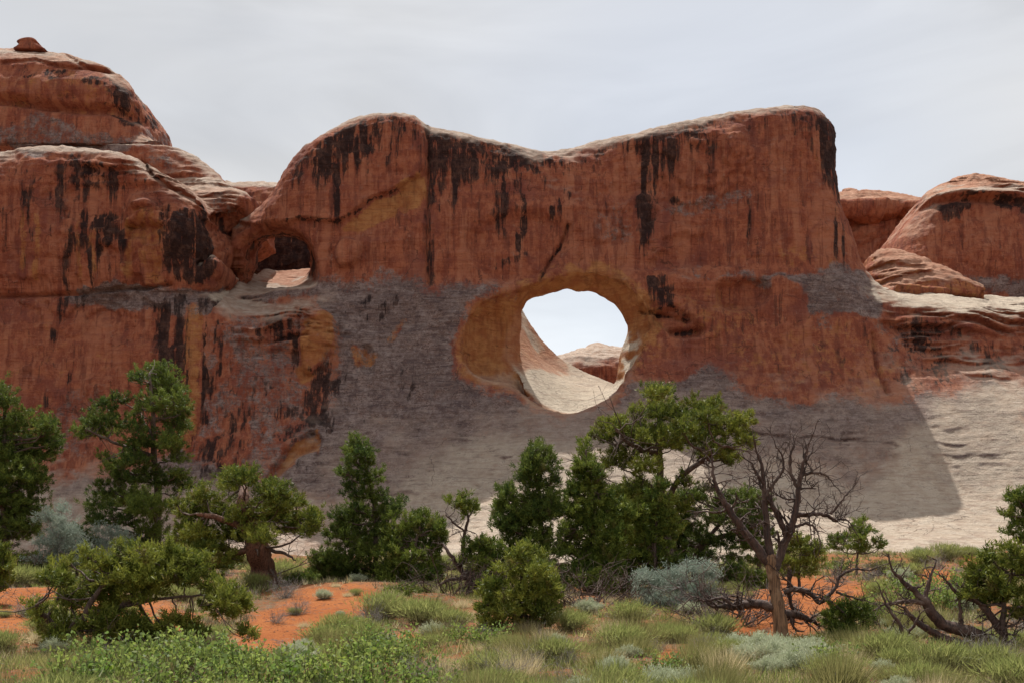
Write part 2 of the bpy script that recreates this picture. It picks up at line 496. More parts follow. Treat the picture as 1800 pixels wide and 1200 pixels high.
def grid_solid(fn, x0, x1, y0, y1, z0, z1, h):
    xs, ys, zs = (np.arange(a, b + h, h) for a, b in ((x0, x1), (y0, y1), (z0, z1)))
    X, Z = np.meshgrid(xs, zs, indexing='ij')
    pre = fn(X, None, Z)
    f = np.empty((len(xs), len(ys), len(zs)), np.float32)
    for j, y in enumerate(ys):
        f[:, j, :] = fn(X, y, Z, pre)
    f[0], f[-1] = np.maximum(f[0], .05), np.maximum(f[-1], .05)
    f[:, 0], f[:, -1] = np.maximum(f[:, 0], .05), np.maximum(f[:, -1], .05)
    f[:, :, 0], f[:, :, -1] = np.maximum(f[:, :, 0], .05), np.maximum(f[:, :, -1], .05)
    return surface_nets(f, (xs[0], ys[0], zs[0]), h)

def outline(pts, Y, smooth=3):
    q = [tuple(P(a, b, Y)[[0, 2]]) for a, b in pts]
    return smooth_poly(q, smooth) if smooth else q

def relief(v, q, amp=1.0, bed=1.0, seed=0):
    """weathering: broad swells, bedding steps and pits along the surface normal"""
    n = vert_normals(v, q)
    x, y, z = v.T
    zz = z + 1.3 * fbm(x * .06, y * .06, z * .06, 3, seed + 3)
    big = fbm(x * .11, y * .11, z * .16, 3, seed + 1)
    mid = fbm(x * .45, y * .45, z * .6, 4, seed + 2, 0.55)
    fin = fbm(x * 1.7, y * 1.7, z * 2.2, 3, seed + 5, 0.6)
    lay = fbm(x * .09, y * .09, zz * 1.15, 4, seed + 4, 0.6) * np.clip(.45 + 1.1 * fbm(x * .12, y * .12, z * .15, 2, seed + 6), 0, 1.3)
    ridge = 1 - np.abs(fbm(x * .3, y * .3, z * .33, 3, seed + 9)) * 2
    # exfoliated slabs: sharp curved steps where a sheet of rock has come away
    sl = fbm(x * .13, y * .13, z * .17, 3, seed + 21, .5) + .10 * fbm(x * 1.1, y * 1.1, z * 1.1, 3, seed + 22)
    slab = sum(sstep(-.022, .022, sl - t) for t in (-.35, -.05, .22, .5))
    d = 0.6 * bed * (slab - 2) * (1 - sstep(.12, .45, n[:, 2])) * np.clip(.5 + fbm(x * .07, y * .07, z * .07, 2, seed + 23), .15, 1) + 0.42 * big + 0.24 * mid + 0.12 * fin + bed * 0.17 * lay - 0.10 * np.clip(ridge - 0.55, 0, 1)
    return v + n * (amp * d)[:, None], n

def stroke(px, py, pts, w, soft=0.6):
    return 1 - sstep(w * (1 - soft), w * (1 + soft), line_dist(px, py, pts))

def region(px, py, poly, soft):
    return 1 - sstep(-soft, soft, poly_sdf(px, py, smooth_poly(poly, 3)))

def beds(x, y, z, seed=5):
    """thin broken beds: uneven ledges that pinch out"""
    w = z + .8 * fbm(x * .15, y * .15, z * .15, 3, seed)
    a = fbm(x * .22, y * .22, w * 2.1, 3, seed + 1, .55)
    return np.tanh(a * 3.2) * np.clip(.6 + fbm(x * .35, y * .35, z * .5, 2, seed + 2), 0, 1.2)

def finish(name, v, q, masks, label, cat, group=None, amp=1.0, bed=1.0, seed=0, carve=None, pale_lo=0.45, pale_hi=0.8, calm=None):
    n0 = vert_normals(v, q)
    v0 = v
    v, n = relief(v, q, amp, bed, seed)
    if calm is not None:
        v = v0 + (v - v0) * calm(v0)[:, None]
    px, py = to_px(*v.T)
    if carve is not None:
        v = v + carve(px, py, v, n)
    n = vert_normals(v, q)
    x, y, z = v.T
    wob = 14 * fbm(x * .5, y * .5, z * .35, 3, 31)
    wob2 = 14 * fbm(x * .5, y * .5, z * .5, 3, 47)
    m = {k: np.zeros(len(v)) for k in ('varnish_and_shade', 'grey', 'gold', 'pale', 'red', 'cream')}
    up = sstep(pale_lo, pale_hi, .75 * n0[:, 2] + .25 * n[:, 2] + 0.12 * fbm(x * .6, y * .6, z * .6, 3, 77))
    m['pale'] = up
    if masks is not None:
        masks(px + wob, py + wob2, px, py, v, n, m)
    one = np.ones(len(v))
    cl = lambda a: np.clip(a, 0, 1)
    cols = {'stain_and_shade': np.c_[cl(m['varnish_and_shade']), cl(m['grey']), cl(m['gold']), one],
            'tone': np.c_[cl(m['pale']), cl(m['red']), cl(m['cream']), one]}
    me = mesh_np(name, v, q, M_ROCK, True, cols)
    o = link(name, me)
    return tag(o, label, cat, group)

# ---------------- outlines read off the place
FIN = [(385, 470), (392, 420), (420, 392), (445, 382), (470, 366), (490, 340), (510, 308), (530, 280), (560, 252), (600, 229), (640, 207), (690, 201), (735, 205),
       (755, 223), (800, 228), (850, 237), (900, 246), (950, 256), (990, 256), (1020, 248), (1060, 241), (1110, 233), (1160, 221), (1200, 212),
       (1250, 198), (1300, 189), (1350, 185), (1400, 184), (1430, 191), (1451, 208), (1463, 235), (1466, 265), (1467, 300), (1472, 340), (1479, 375),
       (1487, 410), (1493, 450), (1503, 480), (1530, 508), (1560, 540), (1570, 600), (1570, 700), (385, 700)]
HOLE = [(913, 575), (920, 547), (940, 526), (975, 517), (1010, 516), (1050, 522), (1080, 540), (1097, 566), (1098, 592), (1089, 630), (1085, 660),
        (1075, 686), (1050, 712), (1010, 726), (975, 722), (945, 701), (926, 672), (917, 640), (914, 605)]
ALCOVE = [(818, 610), (824, 565), (845, 538), (885, 520), (920, 503), (960, 487), (1005, 474), (1050, 478), (1090, 497), (1125, 530), (1132, 575), (1120, 625),
          (1098, 665), (1080, 692), (1050, 714), (1010, 728), (972, 724), (935, 705), (895, 676), (850, 665), (825, 645)]
BACKHOLE = [(900, 590), (888, 500), (920, 440), (985, 395), (1060, 398), (1112, 460), (1125, 550), (1110, 640), (1080, 690), (1010, 730), (945, 710), (915, 660)]
WIN_A = [(394, 498), (402, 455), (420, 424), (455, 404), (500, 397), (538, 414), (557, 446), (562, 485), (545, 505), (490, 511), (430, 514)]
WIN_H = [(436, 499), (448, 470), (450, 440), (464, 421), (510, 416), (535, 425), (548, 445), (550, 470), (535, 490), (505, 499)]

def raster(poly, x0, x1, y0, y1, step=2.0):
    gx, gy = np.arange(x0, x1 + step, step), np.arange(y0, y1 + step, step)
    A, B = np.meshgrid(gx, gy, indexing='ij')
    g = poly_sdf(A, B, smooth_poly(poly, 4)).astype(np.float32)
    def sample(px, py):
        u = np.clip((px - x0) / step, 0, len(gx) - 1.001); w = np.clip((py - y0) / step, 0, len(gy) - 1.001)
        i, j = u.astype(int), w.astype(int)
        a, b = u - i, w - j
        return (g[i, j] * (1 - a) * (1 - b) + g[i + 1, j] * a * (1 - b) + g[i, j + 1] * (1 - a) * b + g[i + 1, j + 1] * a * b)
    return sample
S_HOLE, S_ALC, S_BACK = (raster(p, 700, 1250, 380, 840) for p in (HOLE, ALCOVE, BACKHOLE))
S_WA, S_WH = (raster(p, 300, 680, 330, 600) for p in (WIN_A, WIN_H))

def ctrl(rows):
    return [(*P(px, py, Y)[[0, 2]], Y) for px, py, Y in rows]
base_rows = []
for px, rows in {
    -250: ((500, 84), (640, 82), (780, 80.5), (860, 78.5), (930, 75), (985, 71), (1040, 66)),
    0: ((500, 84), (640, 82), (780, 80.5), (860, 78.5), (930, 75), (985, 71), (1040, 66)),
    250: ((500, 84), (640, 82.3), (780, 80.5), (860, 78.5), (930, 75), (985, 71), (1040, 66)),
    420: ((500, 83.2), (560, 82.6), (640, 82.2), (760, 80.5), (850, 78.5), (930, 75), (985, 71), (1040, 65)),
    600: ((500, 85.2), (560, 84.3), (640, 83.2), (720, 81.6), (800, 79), (880, 75.6), (950, 72), (1000, 69), (1050, 62)),
    800: ((500, 85.0), (560, 84.2), (640, 83.2), (720, 81.3), (800, 78.2), (880, 74), (950, 69.5), (1000, 63), (1050, 54)),
    1000: ((490, 85.0), (560, 84.2), (640, 83.2), (720, 81.4), (760, 78.6), (800, 75.6), (850, 72.6), (900, 69.8), (950, 66), (990, 60), (1040, 52)),
    1200: ((490, 85.0), (560, 84.4), (640, 83.2), (720, 81.0), (760, 78.2), (800, 75.4), (850, 72.5), (900, 69.8), (950, 66), (990, 60), (1040, 52)),
    1400: ((490, 85.2), (560, 84.4), (640, 83.4), (720, 81), (800, 77.8), (880, 73.8), (940, 69.5), (985, 63), (1030, 54)),
    1600: ((500, 86.5), (560, 85.5), (640, 83.6), (720, 80.5), (800, 77.2), (880, 73.4), (940, 69.3), (985, 63), (1030, 54)),
    1800: ((520, 86.5), (580, 85.5), (650, 83.4), (720, 79.6), (800, 76.6), (880, 73), (940, 69), (985, 63), (1030, 54)),
    2050: ((520, 86.5), (580, 85.5), (650, 83.4), (720, 79.6), (800, 76.6), (880, 73), (940, 69), (985, 63), (1030, 54))}.items():
    base_rows += [(px, r, Y) for r, Y in rows]
YBASE = TPS(ctrl(base_rows))

def base_top(x, y):
    """bench height where the lower rock stops, from front (85 m) to back (97 m)"""
    px = CX + x / 86 * F_PX
    kx = (-300, 300, 385, 430, 480, 560, 620, 800, 1100, 1300, 1480, 1530, 1580, 1650, 1720, 1800, 2000)
    fr = (505, 505, 522, 545, 552, 532, 505, 503, 490, 480, 492, 528, 538, 542, 548, 556, 565)
    bk = (470, 470, 474, 480, 477, 474, 468, 470, 470, 470, 480, 488, 492, 495, 500, 514, 520)
    zf = CAM_Z + (HY - np.interp(px, kx, fr)) / F_PX * 85
    zb = CAM_Z + (HY - np.interp(px, kx, bk)) / F_PX * 97
    return zf + (zb - zf) * np.clip((y - 84.5) / 12.5, -0.3, 1.1)

RAMP = TPS([(*P(px, r, Y)[:2], P(px, r, Y)[2]) for px, r, Y in
            ((1000, 728, 84.2), (950, 707, 84.2), (925, 677, 84.4), (1055, 714, 84.2), (1085, 689, 84.4), (880, 660, 84.6), (1120, 660, 84.6),
             (1000, 712, 86), (1000, 680, 89), (1050, 690, 89), (940, 655, 88), (1100, 672, 89),
             (1000, 660, 95), (975, 648, 95), (955, 634, 95), (935, 610, 95), (915, 566, 95), (895, 510, 95), (1040, 668, 95), (1075, 680, 95), (1120, 695, 95))], 0.01)

def f_cliff(side):
    fin_poly = [(a * 91.0 / 89.2, b) for a, b in outline(FIN, 89.2, 2)]
    def fn(X, y, Z, pre=None):
        if y is None:
            sd = poly_sdf(X, Z, fin_poly).astype(np.float32)
            yb = YBASE(X, Z).astype(np.float32)
            row90 = HY - (Z - CAM_Z) / 87 * F_PX
            yf = np.interp(row90, (180, 250, 380, 490, 540), (87.6, 86.9, 86.2, 85.6, 85.2)).astype(np.float32)
            px90 = CX + X / 87 * F_PX
            yf += 0.5 * np.clip((px90 - 1380) / 120, 0, 1) ** 2 * 2.5          # the end of the fin turns back
            yf += 1.7 * np.exp(-((px90 - 985) / 150) ** 2) * np.clip((370 - row90) / 110, 0, 1.05)
            yf += np.where(px90 < 560, (560 - px90) / 150 * 2.2, 0)
            arch = sstep(760, 880, px90) * (1 - sstep(1130, 1260, px90))
            yback = 97 - 4.2 * (1 - sstep(560, 690, px90)) - arch * (7.6 - 2.8 * sstep(28, 36, Z)) - 1.4 * sstep(22, 33, Z) * (1 - arch)
            return sd, yb, yf, yback.astype(np.float32)
        sd, yb, yf, yback = pre
        fin = smax(smax(sd, yf - y, 2.3), y - yback, 2.0)
        base = smax(smax(yb - y, Z - base_top(X[:, :1], y), 1.4), y - yback - 0.3 - 10 * (1 - sstep(-17, -13, X)), 1.5)
        f = smin(fin, base, 1.0)
        px, py = to_px(X, y, Z)
        if 78 < y < 99:
            sub = (px > 740) & (px < 1220) & (py > 390) & (py < 830)
            if sub.any():
                a, b = px[sub], py[sub]
                wob = 3.5 * vnoise(X[sub] * .55, Z[sub] * .55, 0 * a + y * .4, 3) + 3 * vnoise(X[sub] * 1.4, Z[sub] * 1.4, 0 * a + y * .8, 4)
                a = a + wob; b = b + .7 * wob
                t1 = sstep(84.6, 88.0, y); t2 = sstep(87.7, 89.7, y)
                s = (S_ALC(a, b) * (1 - t1) + S_HOLE(a, b) * t1)
                s = (s * (1 - t2) + S_BACK(a, b) * t2) * (y / F_PX)
                f[sub] = smax(f[sub], -s, 0.5)
                xs, zs = X[sub], Z[sub]
                r = np.maximum(Z[sub] - RAMP(xs, np.full_like(xs, y)), 84.0 - y)
                r = np.maximum(r, y - 97.5)
                r = np.maximum(r, np.abs(xs - 4.5) - 9) if y > 90 else np.maximum(r, S_HOLE(a, b) * (y / F_PX) - .4 - 4 * sstep(86, 89, y))
                f[sub] = smin(f[sub], r * 0.85, 0.25)
            sub = (px > 340) & (px < 640) & (py > 360) & (py < 570)
            if sub.any():
                a, b = px[sub], py[sub]
                t1 = sstep(87.6, 91.6, y)
                s = (S_WA(a, b) * (1 - t1) + S_WH(a, b) * t1) * (y / F_PX)
                s = np.maximum(s, base_top(X[sub], y) - Z[sub])
                f[sub] = smax(f[sub], -s, 0.3)
        # seam to the left buttress
        seam = P(1, 1, 1)[0] * 0 + (np.interp(HY - (Z - CAM_Z) / 84 * F_PX, (300, 380, 430, 500, 540, 700, 850, 1000), (388, 388, 386, 384, 372, 366, 352, 340)) - CX) / F_PX * 84
        return np.maximum(f, seam - X)
    return fn

# stains of the arch fin and shade painted into the small window; px, py wobble with noise, qx, qy do not
def masks_fin(px, py, qx, qy, v, n, m):
    x, y, z = v.T
    vert = px * 0 + qx + (px - qx) * 0.45
    V = m['varnish_and_shade']
    rim = np.interp(vert, [p[0] for p in FIN[2:30]], [p[1] for p in FIN[2:30]])
    dr = qy - rim
    dark = np.interp(vert, (500, 540, 600, 690, 748, 752, 990, 1010, 1100, 1240, 1260, 1400, 1440, 1470), (.0, .55, .8, .55, .5, 1, 1, .7, .75, .6, .2, .25, .9, .9))
    ext = np.interp(vert, (500, 600, 748, 752, 820, 900, 1000, 1100, 1150, 1240, 1400, 1440, 1470), (45, 65, 55, 85, 70, 60, 42, 38, 70, 45, 40, 90, 100)) 
    V = np.maximum(V, dark * sstep(1, 8, dr) * (1 - sstep(ext * .7, ext * 1.6, dr + 1.8 * (px - qx))))
    for (a, b0, b1, w, s) in ((757, 225, 505, 8, 1), (797, 280, 385, 9, 1), (776, 260, 375, 5, .8), (594, 250, 392, 7, .9), (610, 240, 330, 8, .7), (560, 270, 340, 6, .5), (556, 378, 390, 7, .9),
                              (672, 250, 310, 22, .65), (640, 300, 350, 6, .5), (880, 300, 415, 12, .6), (917, 330, 440, 9, .75), (850, 280, 370, 10, .5), (905, 290, 340, 30, .5), (968, 355, 392, 6, .9), (958, 355, 385, 4, .8),
                              (985, 280, 380, 7, .55), (1137, 262, 432, 13, 1), (1180, 240, 300, 11, .9), (1183, 342, 372, 7, 1), (1150, 270, 330, 10, .6), (830, 420, 500, 8, .35), (700, 250, 300, 14, .4),
                              (1155, 480, 530, 17, 1), (1168, 505, 550, 14, .95), (1160, 545, 580, 9, .9), (1452, 205, 300, 12, 1), (1470, 300, 480, 5, .75), (1483, 380, 490, 4, .7), (1310, 350, 372, 8, .7),
                              (1313, 370, 420, 5, .4), (1400, 225, 260, 6, .5), (720, 640, 720, 20, .25), (1000, 300, 360, 12, .45), (1060, 300, 380, 9, .35), (1260, 250, 300, 12, .3)):
        V = np.maximum(V, s * (1 - sstep(w * .2, w * 1.6, np.abs(vert - a))) * sstep(b0 - 8, b0 + 6, py) * (1 - sstep(b1 - 40, b1 + 18, py)))
    for pts, w, s in (([(1000, 395), (985, 430), (965, 460), (950, 492)], 1.8, .75), ([(470, 392), (530, 385), (592, 391), (625, 372), (650, 352), (690, 338), (720, 318), (745, 304)], 1.6, .7),
                      ([(870, 465), (900, 455), (925, 445)], 7, .5), ([(1195, 582), (1230, 578)], 4, .8), ([(1180, 535), (1215, 560)], 3, .8), ([(1130, 548), (1180, 552)], 2.5, .8), ([(1270, 545), (1300, 580)], 3, .4),
                      ([(385, 400), (397, 440), (388, 500)], 9, 1), ([(560, 640), (600, 700), (640, 735)], 12, .35)):
        V = np.maximum(V, s * stroke(vert, qy, pts, w, .5))
    # mottled black low on the left
    blot = fbm(x * .55, y * .55, z * .4, 5, 91, .62)
    px = px + 22 * fbm(x * .25, y * .25, z * .18, 3, 92); py = py + 18 * fbm(x * .25, y * .25, z * .25, 3, 93)
    V = np.maximum(V, region(px, py, [(360, 560), (540, 560), (620, 620), (640, 720), (560, 790), (470, 830), (360, 830)], 40) * sstep(-.45, .6, blot) * .8)
    V = np.maximum(V, region(px, py, [(430, 690), (525, 690), (530, 760), (440, 775)], 22) * sstep(-.6, .2, blot) * .9)
    V = np.maximum(V, region(px, py, [(575, 690), (640, 700), (640, 735), (580, 735)], 14) * sstep(-.5, .3, blot) * .75)
    V = np.maximum(V, region(px, py, [(590, 500), (660, 520), (680, 560), (640, 560), (600, 530)], 10) * .6 * sstep(-.1, .5, blot))
    V = np.maximum(V, .6 * region(px, py, [(1480, 590), (1600, 560), (1800, 620), (1800, 660), (1700, 660), (1560, 690)], 25) * sstep(-.3, .4, blot))
    # grey crust
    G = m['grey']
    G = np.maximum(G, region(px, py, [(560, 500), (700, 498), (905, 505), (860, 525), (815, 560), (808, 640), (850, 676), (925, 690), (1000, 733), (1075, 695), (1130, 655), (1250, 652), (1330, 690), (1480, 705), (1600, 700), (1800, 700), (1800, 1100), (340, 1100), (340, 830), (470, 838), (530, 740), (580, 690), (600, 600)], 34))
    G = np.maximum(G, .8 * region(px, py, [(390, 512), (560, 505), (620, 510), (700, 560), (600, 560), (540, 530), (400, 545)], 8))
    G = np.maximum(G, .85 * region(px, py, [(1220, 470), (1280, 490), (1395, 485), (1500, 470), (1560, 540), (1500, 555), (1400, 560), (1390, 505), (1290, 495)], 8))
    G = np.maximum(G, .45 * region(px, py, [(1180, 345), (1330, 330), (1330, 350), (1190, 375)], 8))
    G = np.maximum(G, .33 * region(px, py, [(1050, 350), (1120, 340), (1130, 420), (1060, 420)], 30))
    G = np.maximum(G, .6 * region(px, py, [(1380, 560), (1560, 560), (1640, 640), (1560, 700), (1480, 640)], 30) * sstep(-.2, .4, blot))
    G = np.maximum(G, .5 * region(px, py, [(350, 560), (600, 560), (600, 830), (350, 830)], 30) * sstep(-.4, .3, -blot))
    # golden alcove and fresh scars
    O = m['gold']
    O = np.maximum(O, region(px, py, [(812, 600), (825, 555), (860, 530), (930, 500), (1000, 472), (1060, 470), (1120, 500), (1150, 560), (1130, 620), (1090, 660), (1000, 735), (920, 690), (850, 668), (820, 645)], 26) * .95)
    O = np.maximum(O, .8 * region(qx, py, [(600, 388), (650, 356), (700, 336), (746, 304), (748, 355), (700, 372), (640, 395)], 7))
    O = np.maximum(O, .8 * region(px, py, [(470, 835), (500, 795), (545, 760), (562, 770), (560, 785), (520, 800), (480, 840)], 4))
    O = np.maximum(O, .8 * region(px, py, [(530, 560), (570, 548), (592, 570), (590, 610), (565, 650), (530, 660), (520, 600)], 6))
    O = np.maximum(O, .7 * region(px, py, [(640, 610), (655, 615), (655, 655), (635, 650)], 4))
    O = np.maximum(O, .6 * region(px, py, [(665, 580), (695, 582), (690, 600), (665, 600)], 4))
    O = np.maximum(O, .2 * region(px, py, [(1380, 215), (1440, 215), (1460, 300), (1420, 300)], 12))
    O = np.maximum(O, .3 * region(px, py, [(1290, 450), (1400, 440), (1500, 460), (1490, 480), (1400, 472)], 10))
    O = np.maximum(O, .3 * region(px, py, [(1280, 600), (1560, 560), (1560, 700), (1420, 690), (1250, 650)], 25))
    O = np.maximum(O, .35 * region(px, py, [(1180, 500), (1300, 520), (1320, 590), (1230, 600)], 16))
    bare = region(px, py, [(1120, 560), (1260, 520), (1380, 560), (1540, 620), (1560, 690), (1350, 690), (1250, 650), (1130, 652)], 14)
    G *= 1 - .8 * bare * sstep(-.6, .2, blot + .3)
    G *= 1 - O * .9
    V *= np.clip(.85 + .7 * fbm(x * .35, y * .35, z * .12, 4, 94), .35, 1)
    V *= 1 - .8 * O * (py > 300)
    # lit floor of the arch and the bench behind
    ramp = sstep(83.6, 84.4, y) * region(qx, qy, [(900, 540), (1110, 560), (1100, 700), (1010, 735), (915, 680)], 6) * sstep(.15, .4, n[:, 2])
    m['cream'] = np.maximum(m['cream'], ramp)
    m['cream'] = np.maximum(m['cream'], .58 * sstep(.30, .6, n[:, 2]) * region(px, py, [(780, 790), (1000, 780), (1300, 790), (1500, 860), (1640, 720), (1800, 680), (1850, 1000), (760, 1000)], 30))
    m['cream'] = np.maximum(m['cream'], .8 * sstep(.4, .7, n[:, 2]) * region(px, py, [(1510, 490), (1850, 480), (1850, 560), (1600, 548)], 8))
    m['pale'] *= 1 - .5 * region(px, py, [(400, 560), (1560, 560), (1560, 780), (400, 860)], 20)
    G *= 1 - m['pale'] * .5
    m['red'] = np.maximum(m['red'], .8 * region(px, py, [(465, 505), (480, 480), (550, 455), (550, 480), (520, 500)], 6) * sstep(86.5, 87.5, y) * sstep(.4, .7, n[:, 2]))
    V = np.maximum(V, .42 * region(qx, qy, WIN_A, 5) * sstep(88.6, 89.6, y) * (1 - sstep(91.5, 92.5, y)))  # window recess: shade of its depth painted in, plus some varnish
    side = region(px, py, [(900, 540), (930, 560), (965, 610), (992, 640), (960, 655), (905, 660)], 7) * sstep(86, 87, y)
    m['cream'] *= 1 - .85 * side
    m['red'] = np.maximum(m['red'], .45 * side)
    m['varnish_and_shade'], m['grey'], m['gold'] = V, G, O

def carve_fin(px, py, v, n):
    """ledges, spalled slabs and cracks in the face"""
    d = np.zeros(len(v))
    front = n[:, 1] < -0.2
    d -= .55 * region(px, py, [(500, 395), (530, 386), (592, 391), (625, 372), (650, 352), (690, 338), (720, 318), (747, 302), (749, 240), (749, 150), (440, 150), (380, 330), (420, 392)], 2.5)
    d += .3 * stroke(px, py, [(750, 226), (751, 330), (752, 500)], 2.5, .8)
    d += .35 * stroke(px, py, [(1000, 395), (985, 430), (965, 460), (950, 492)], 2.5, .8)
    d += .5 * stroke(px, py, [(1130, 548), (1180, 553), (1210, 560)], 3.5, .6)
    d -= .7 * region(px, py, [(590, 445), (605, 420), (635, 432), (628, 462), (600, 470)], 5)
    d += .55 * region(px, py, [(820, 420), (860, 385), (930, 372), (1000, 400), (985, 450), (940, 490), (860, 490)], 10)
    d += .4 * region(px, py, [(1040, 340), (1100, 325), (1125, 380), (1090, 430), (1045, 400)], 14)
    d += .9 * region(px, py, [(1262, 500), (1300, 492), (1350, 497), (1345, 530), (1300, 545), (1268, 535)], 7)
    d += .7 * region(px, py, [(1150, 560), (1180, 540), (1220, 560), (1235, 585), (1190, 590)], 5)
    d += .6 * region(px, py, [(1180, 578), (1235, 575), (1230, 590), (1190, 592)], 5)
    d -= .8 * region(px, py, [(530, 560), (570, 548), (592, 570), (588, 610), (560, 650), (535, 650)], 5)
    d += .7 * region(px, py, [(470, 838), (500, 795), (545, 758), (563, 770), (558, 788), (520, 805), (482, 842)], 4)
    d += .45 * region(px, py, [(640, 610), (655, 615), (655, 652), (636, 648)], 4)
    d += .35 * stroke(px, py, [(1535, 585), (1540, 640), (1560, 690)], 2.5, .9)
    gap = sstep(-.25, .35, fbm(v[:, 0] * .3, v[:, 1] * .3, v[:, 2] * .3, 3, 66))
    wx = px + 9 * fbm(v[:, 0] * .7, v[:, 1] * .7, v[:, 2] * .7, 3, 67); wy = py + 9 * fbm(v[:, 0] * .5, v[:, 1] * .5, v[:, 2] * .5, 3, 68)
    d += .22 * gap * stroke(wx, wy, [(1250, 690), (1400, 705), (1560, 735), (1700, 760)], 3, .8)
    d += .3 * gap * stroke(wx, wy, [(1150, 760), (1300, 758), (1420, 775), (1600, 780)], 3, .8)
    d += .06 * beds(*v.T, 56) * region(px, py, [(600, 720), (1500, 720), (1800, 800), (1800, 960), (600, 960)], 40)
    d += .2 * gap * stroke(wx, wy, [(1500, 840), (1640, 815)], 5, .9)
    x, y, z = v.T
    # broken thin beds by the small window and on the right bench
    step = beds(x, y, z)
    d += .38 * step * region(px, py, [(355, 510), (480, 530), (600, 520), (620, 600), (520, 620), (420, 600), (360, 560)], 15)
    d += .42 * step * region(px, py, [(1560, 550), (1800, 540), (1800, 660), (1700, 650), (1600, 610)], 15)
    out = np.zeros_like(v)
    out[:, 1] = d * front
    return out

def calm_fin(v):
    px, py = to_px(*v.T)
    return 1 - .75 * region(px, py, [(905, 540), (1110, 540), (1105, 700), (1010, 738), (915, 690)], 12) * sstep(83, 84.5, v[:, 1]) - .5 * region(px, py, [(1500, 690), (1900, 660), (1900, 960), (1500, 960)], 30)

v, q = grid_solid(f_cliff(1), -24.5, 50, 60, 104, -1.5, 41, 0.16)
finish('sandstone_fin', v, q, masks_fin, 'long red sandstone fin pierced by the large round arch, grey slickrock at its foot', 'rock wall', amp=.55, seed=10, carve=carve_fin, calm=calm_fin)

# ---------------- left buttress
BUT1 = [(-500, 290), (-250, 275), (0, 270), (40, 262), (85, 254), (150, 258), (210, 268), (252, 292), (300, 318), (340, 343), (364, 368), (378, 396), (382, 430), (376, 455),
        (368, 470), (382, 455), (394, 470), (392, 495), (380, 520), (380, 700), (-500, 700)]
BUT2 = [(-500, 235), (0, 232), (200, 240), (292, 246), (305, 258), (340, 280), (370, 300), (400, 325), (415, 345), (440, 364), (470, 384), (500, 420), (500, 700), (-500, 700)]
def f_butt():
    p1 = outline(BUT1, 85.6, 2); p2 = outline(BUT2, 97, 2)
    def fn(X, y, Z, pre=None):
        if y is None:
            s1 = poly_sdf(X, Z, p1).astype(np.float32); s2 = poly_sdf(X, Z, p2).astype(np.float32)
            yb = YBASE(X, Z).astype(np.float32)
            row = HY - (Z - CAM_Z) / 84 * F_PX
            px = CX + X / 84 * F_PX
            y1 = np.interp(row, (250, 330, 420, 490, 520), (83.8, 82.8, 82.4, 82.9, 83.4)).astype(np.float32)
            y1 -= 1.1 * np.exp(-((px - 325) / 55) ** 2 - ((row - 400) / 60) ** 2)       # rounded nose
            y1 -= .5 * np.exp(-((px - 255) / 28) ** 2 - ((row - 380) / 22) ** 2)
            y2 = np.interp(row, (240, 300, 400), (93.5, 90.0, 87.0)).astype(np.float32) - 2.5 * np.clip((px - 250) / 150, 0, 1)
            seam = (np.interp(row, (500, 540, 700, 850, 1000), (394, 376, 370, 356, 344)) - CX) / F_PX * 84
            return s1, s2, yb, y1, y2, seam
        s1, s2, yb, y1, y2, seam = pre
        a = smax(smax(s1, y1 - y, 2.2), y - 92, 2)
        b = smax(smax(s2, y2 - y, 3.0), y - 101, 2)
        b = smax(b, X + np.interp(HY - (Z - CAM_Z) / 90 * F_PX, (385, 425), (21.3, 25.5)), .8)
        c = smax(smax(yb - .12 - y, Z - base_top(X[:, :1], y), 1.0), y - 97, 1.5)
        c = smax(c, X - seam, .5)
        return smin(smin(a, b, 1.2), c, .7)
    return fn

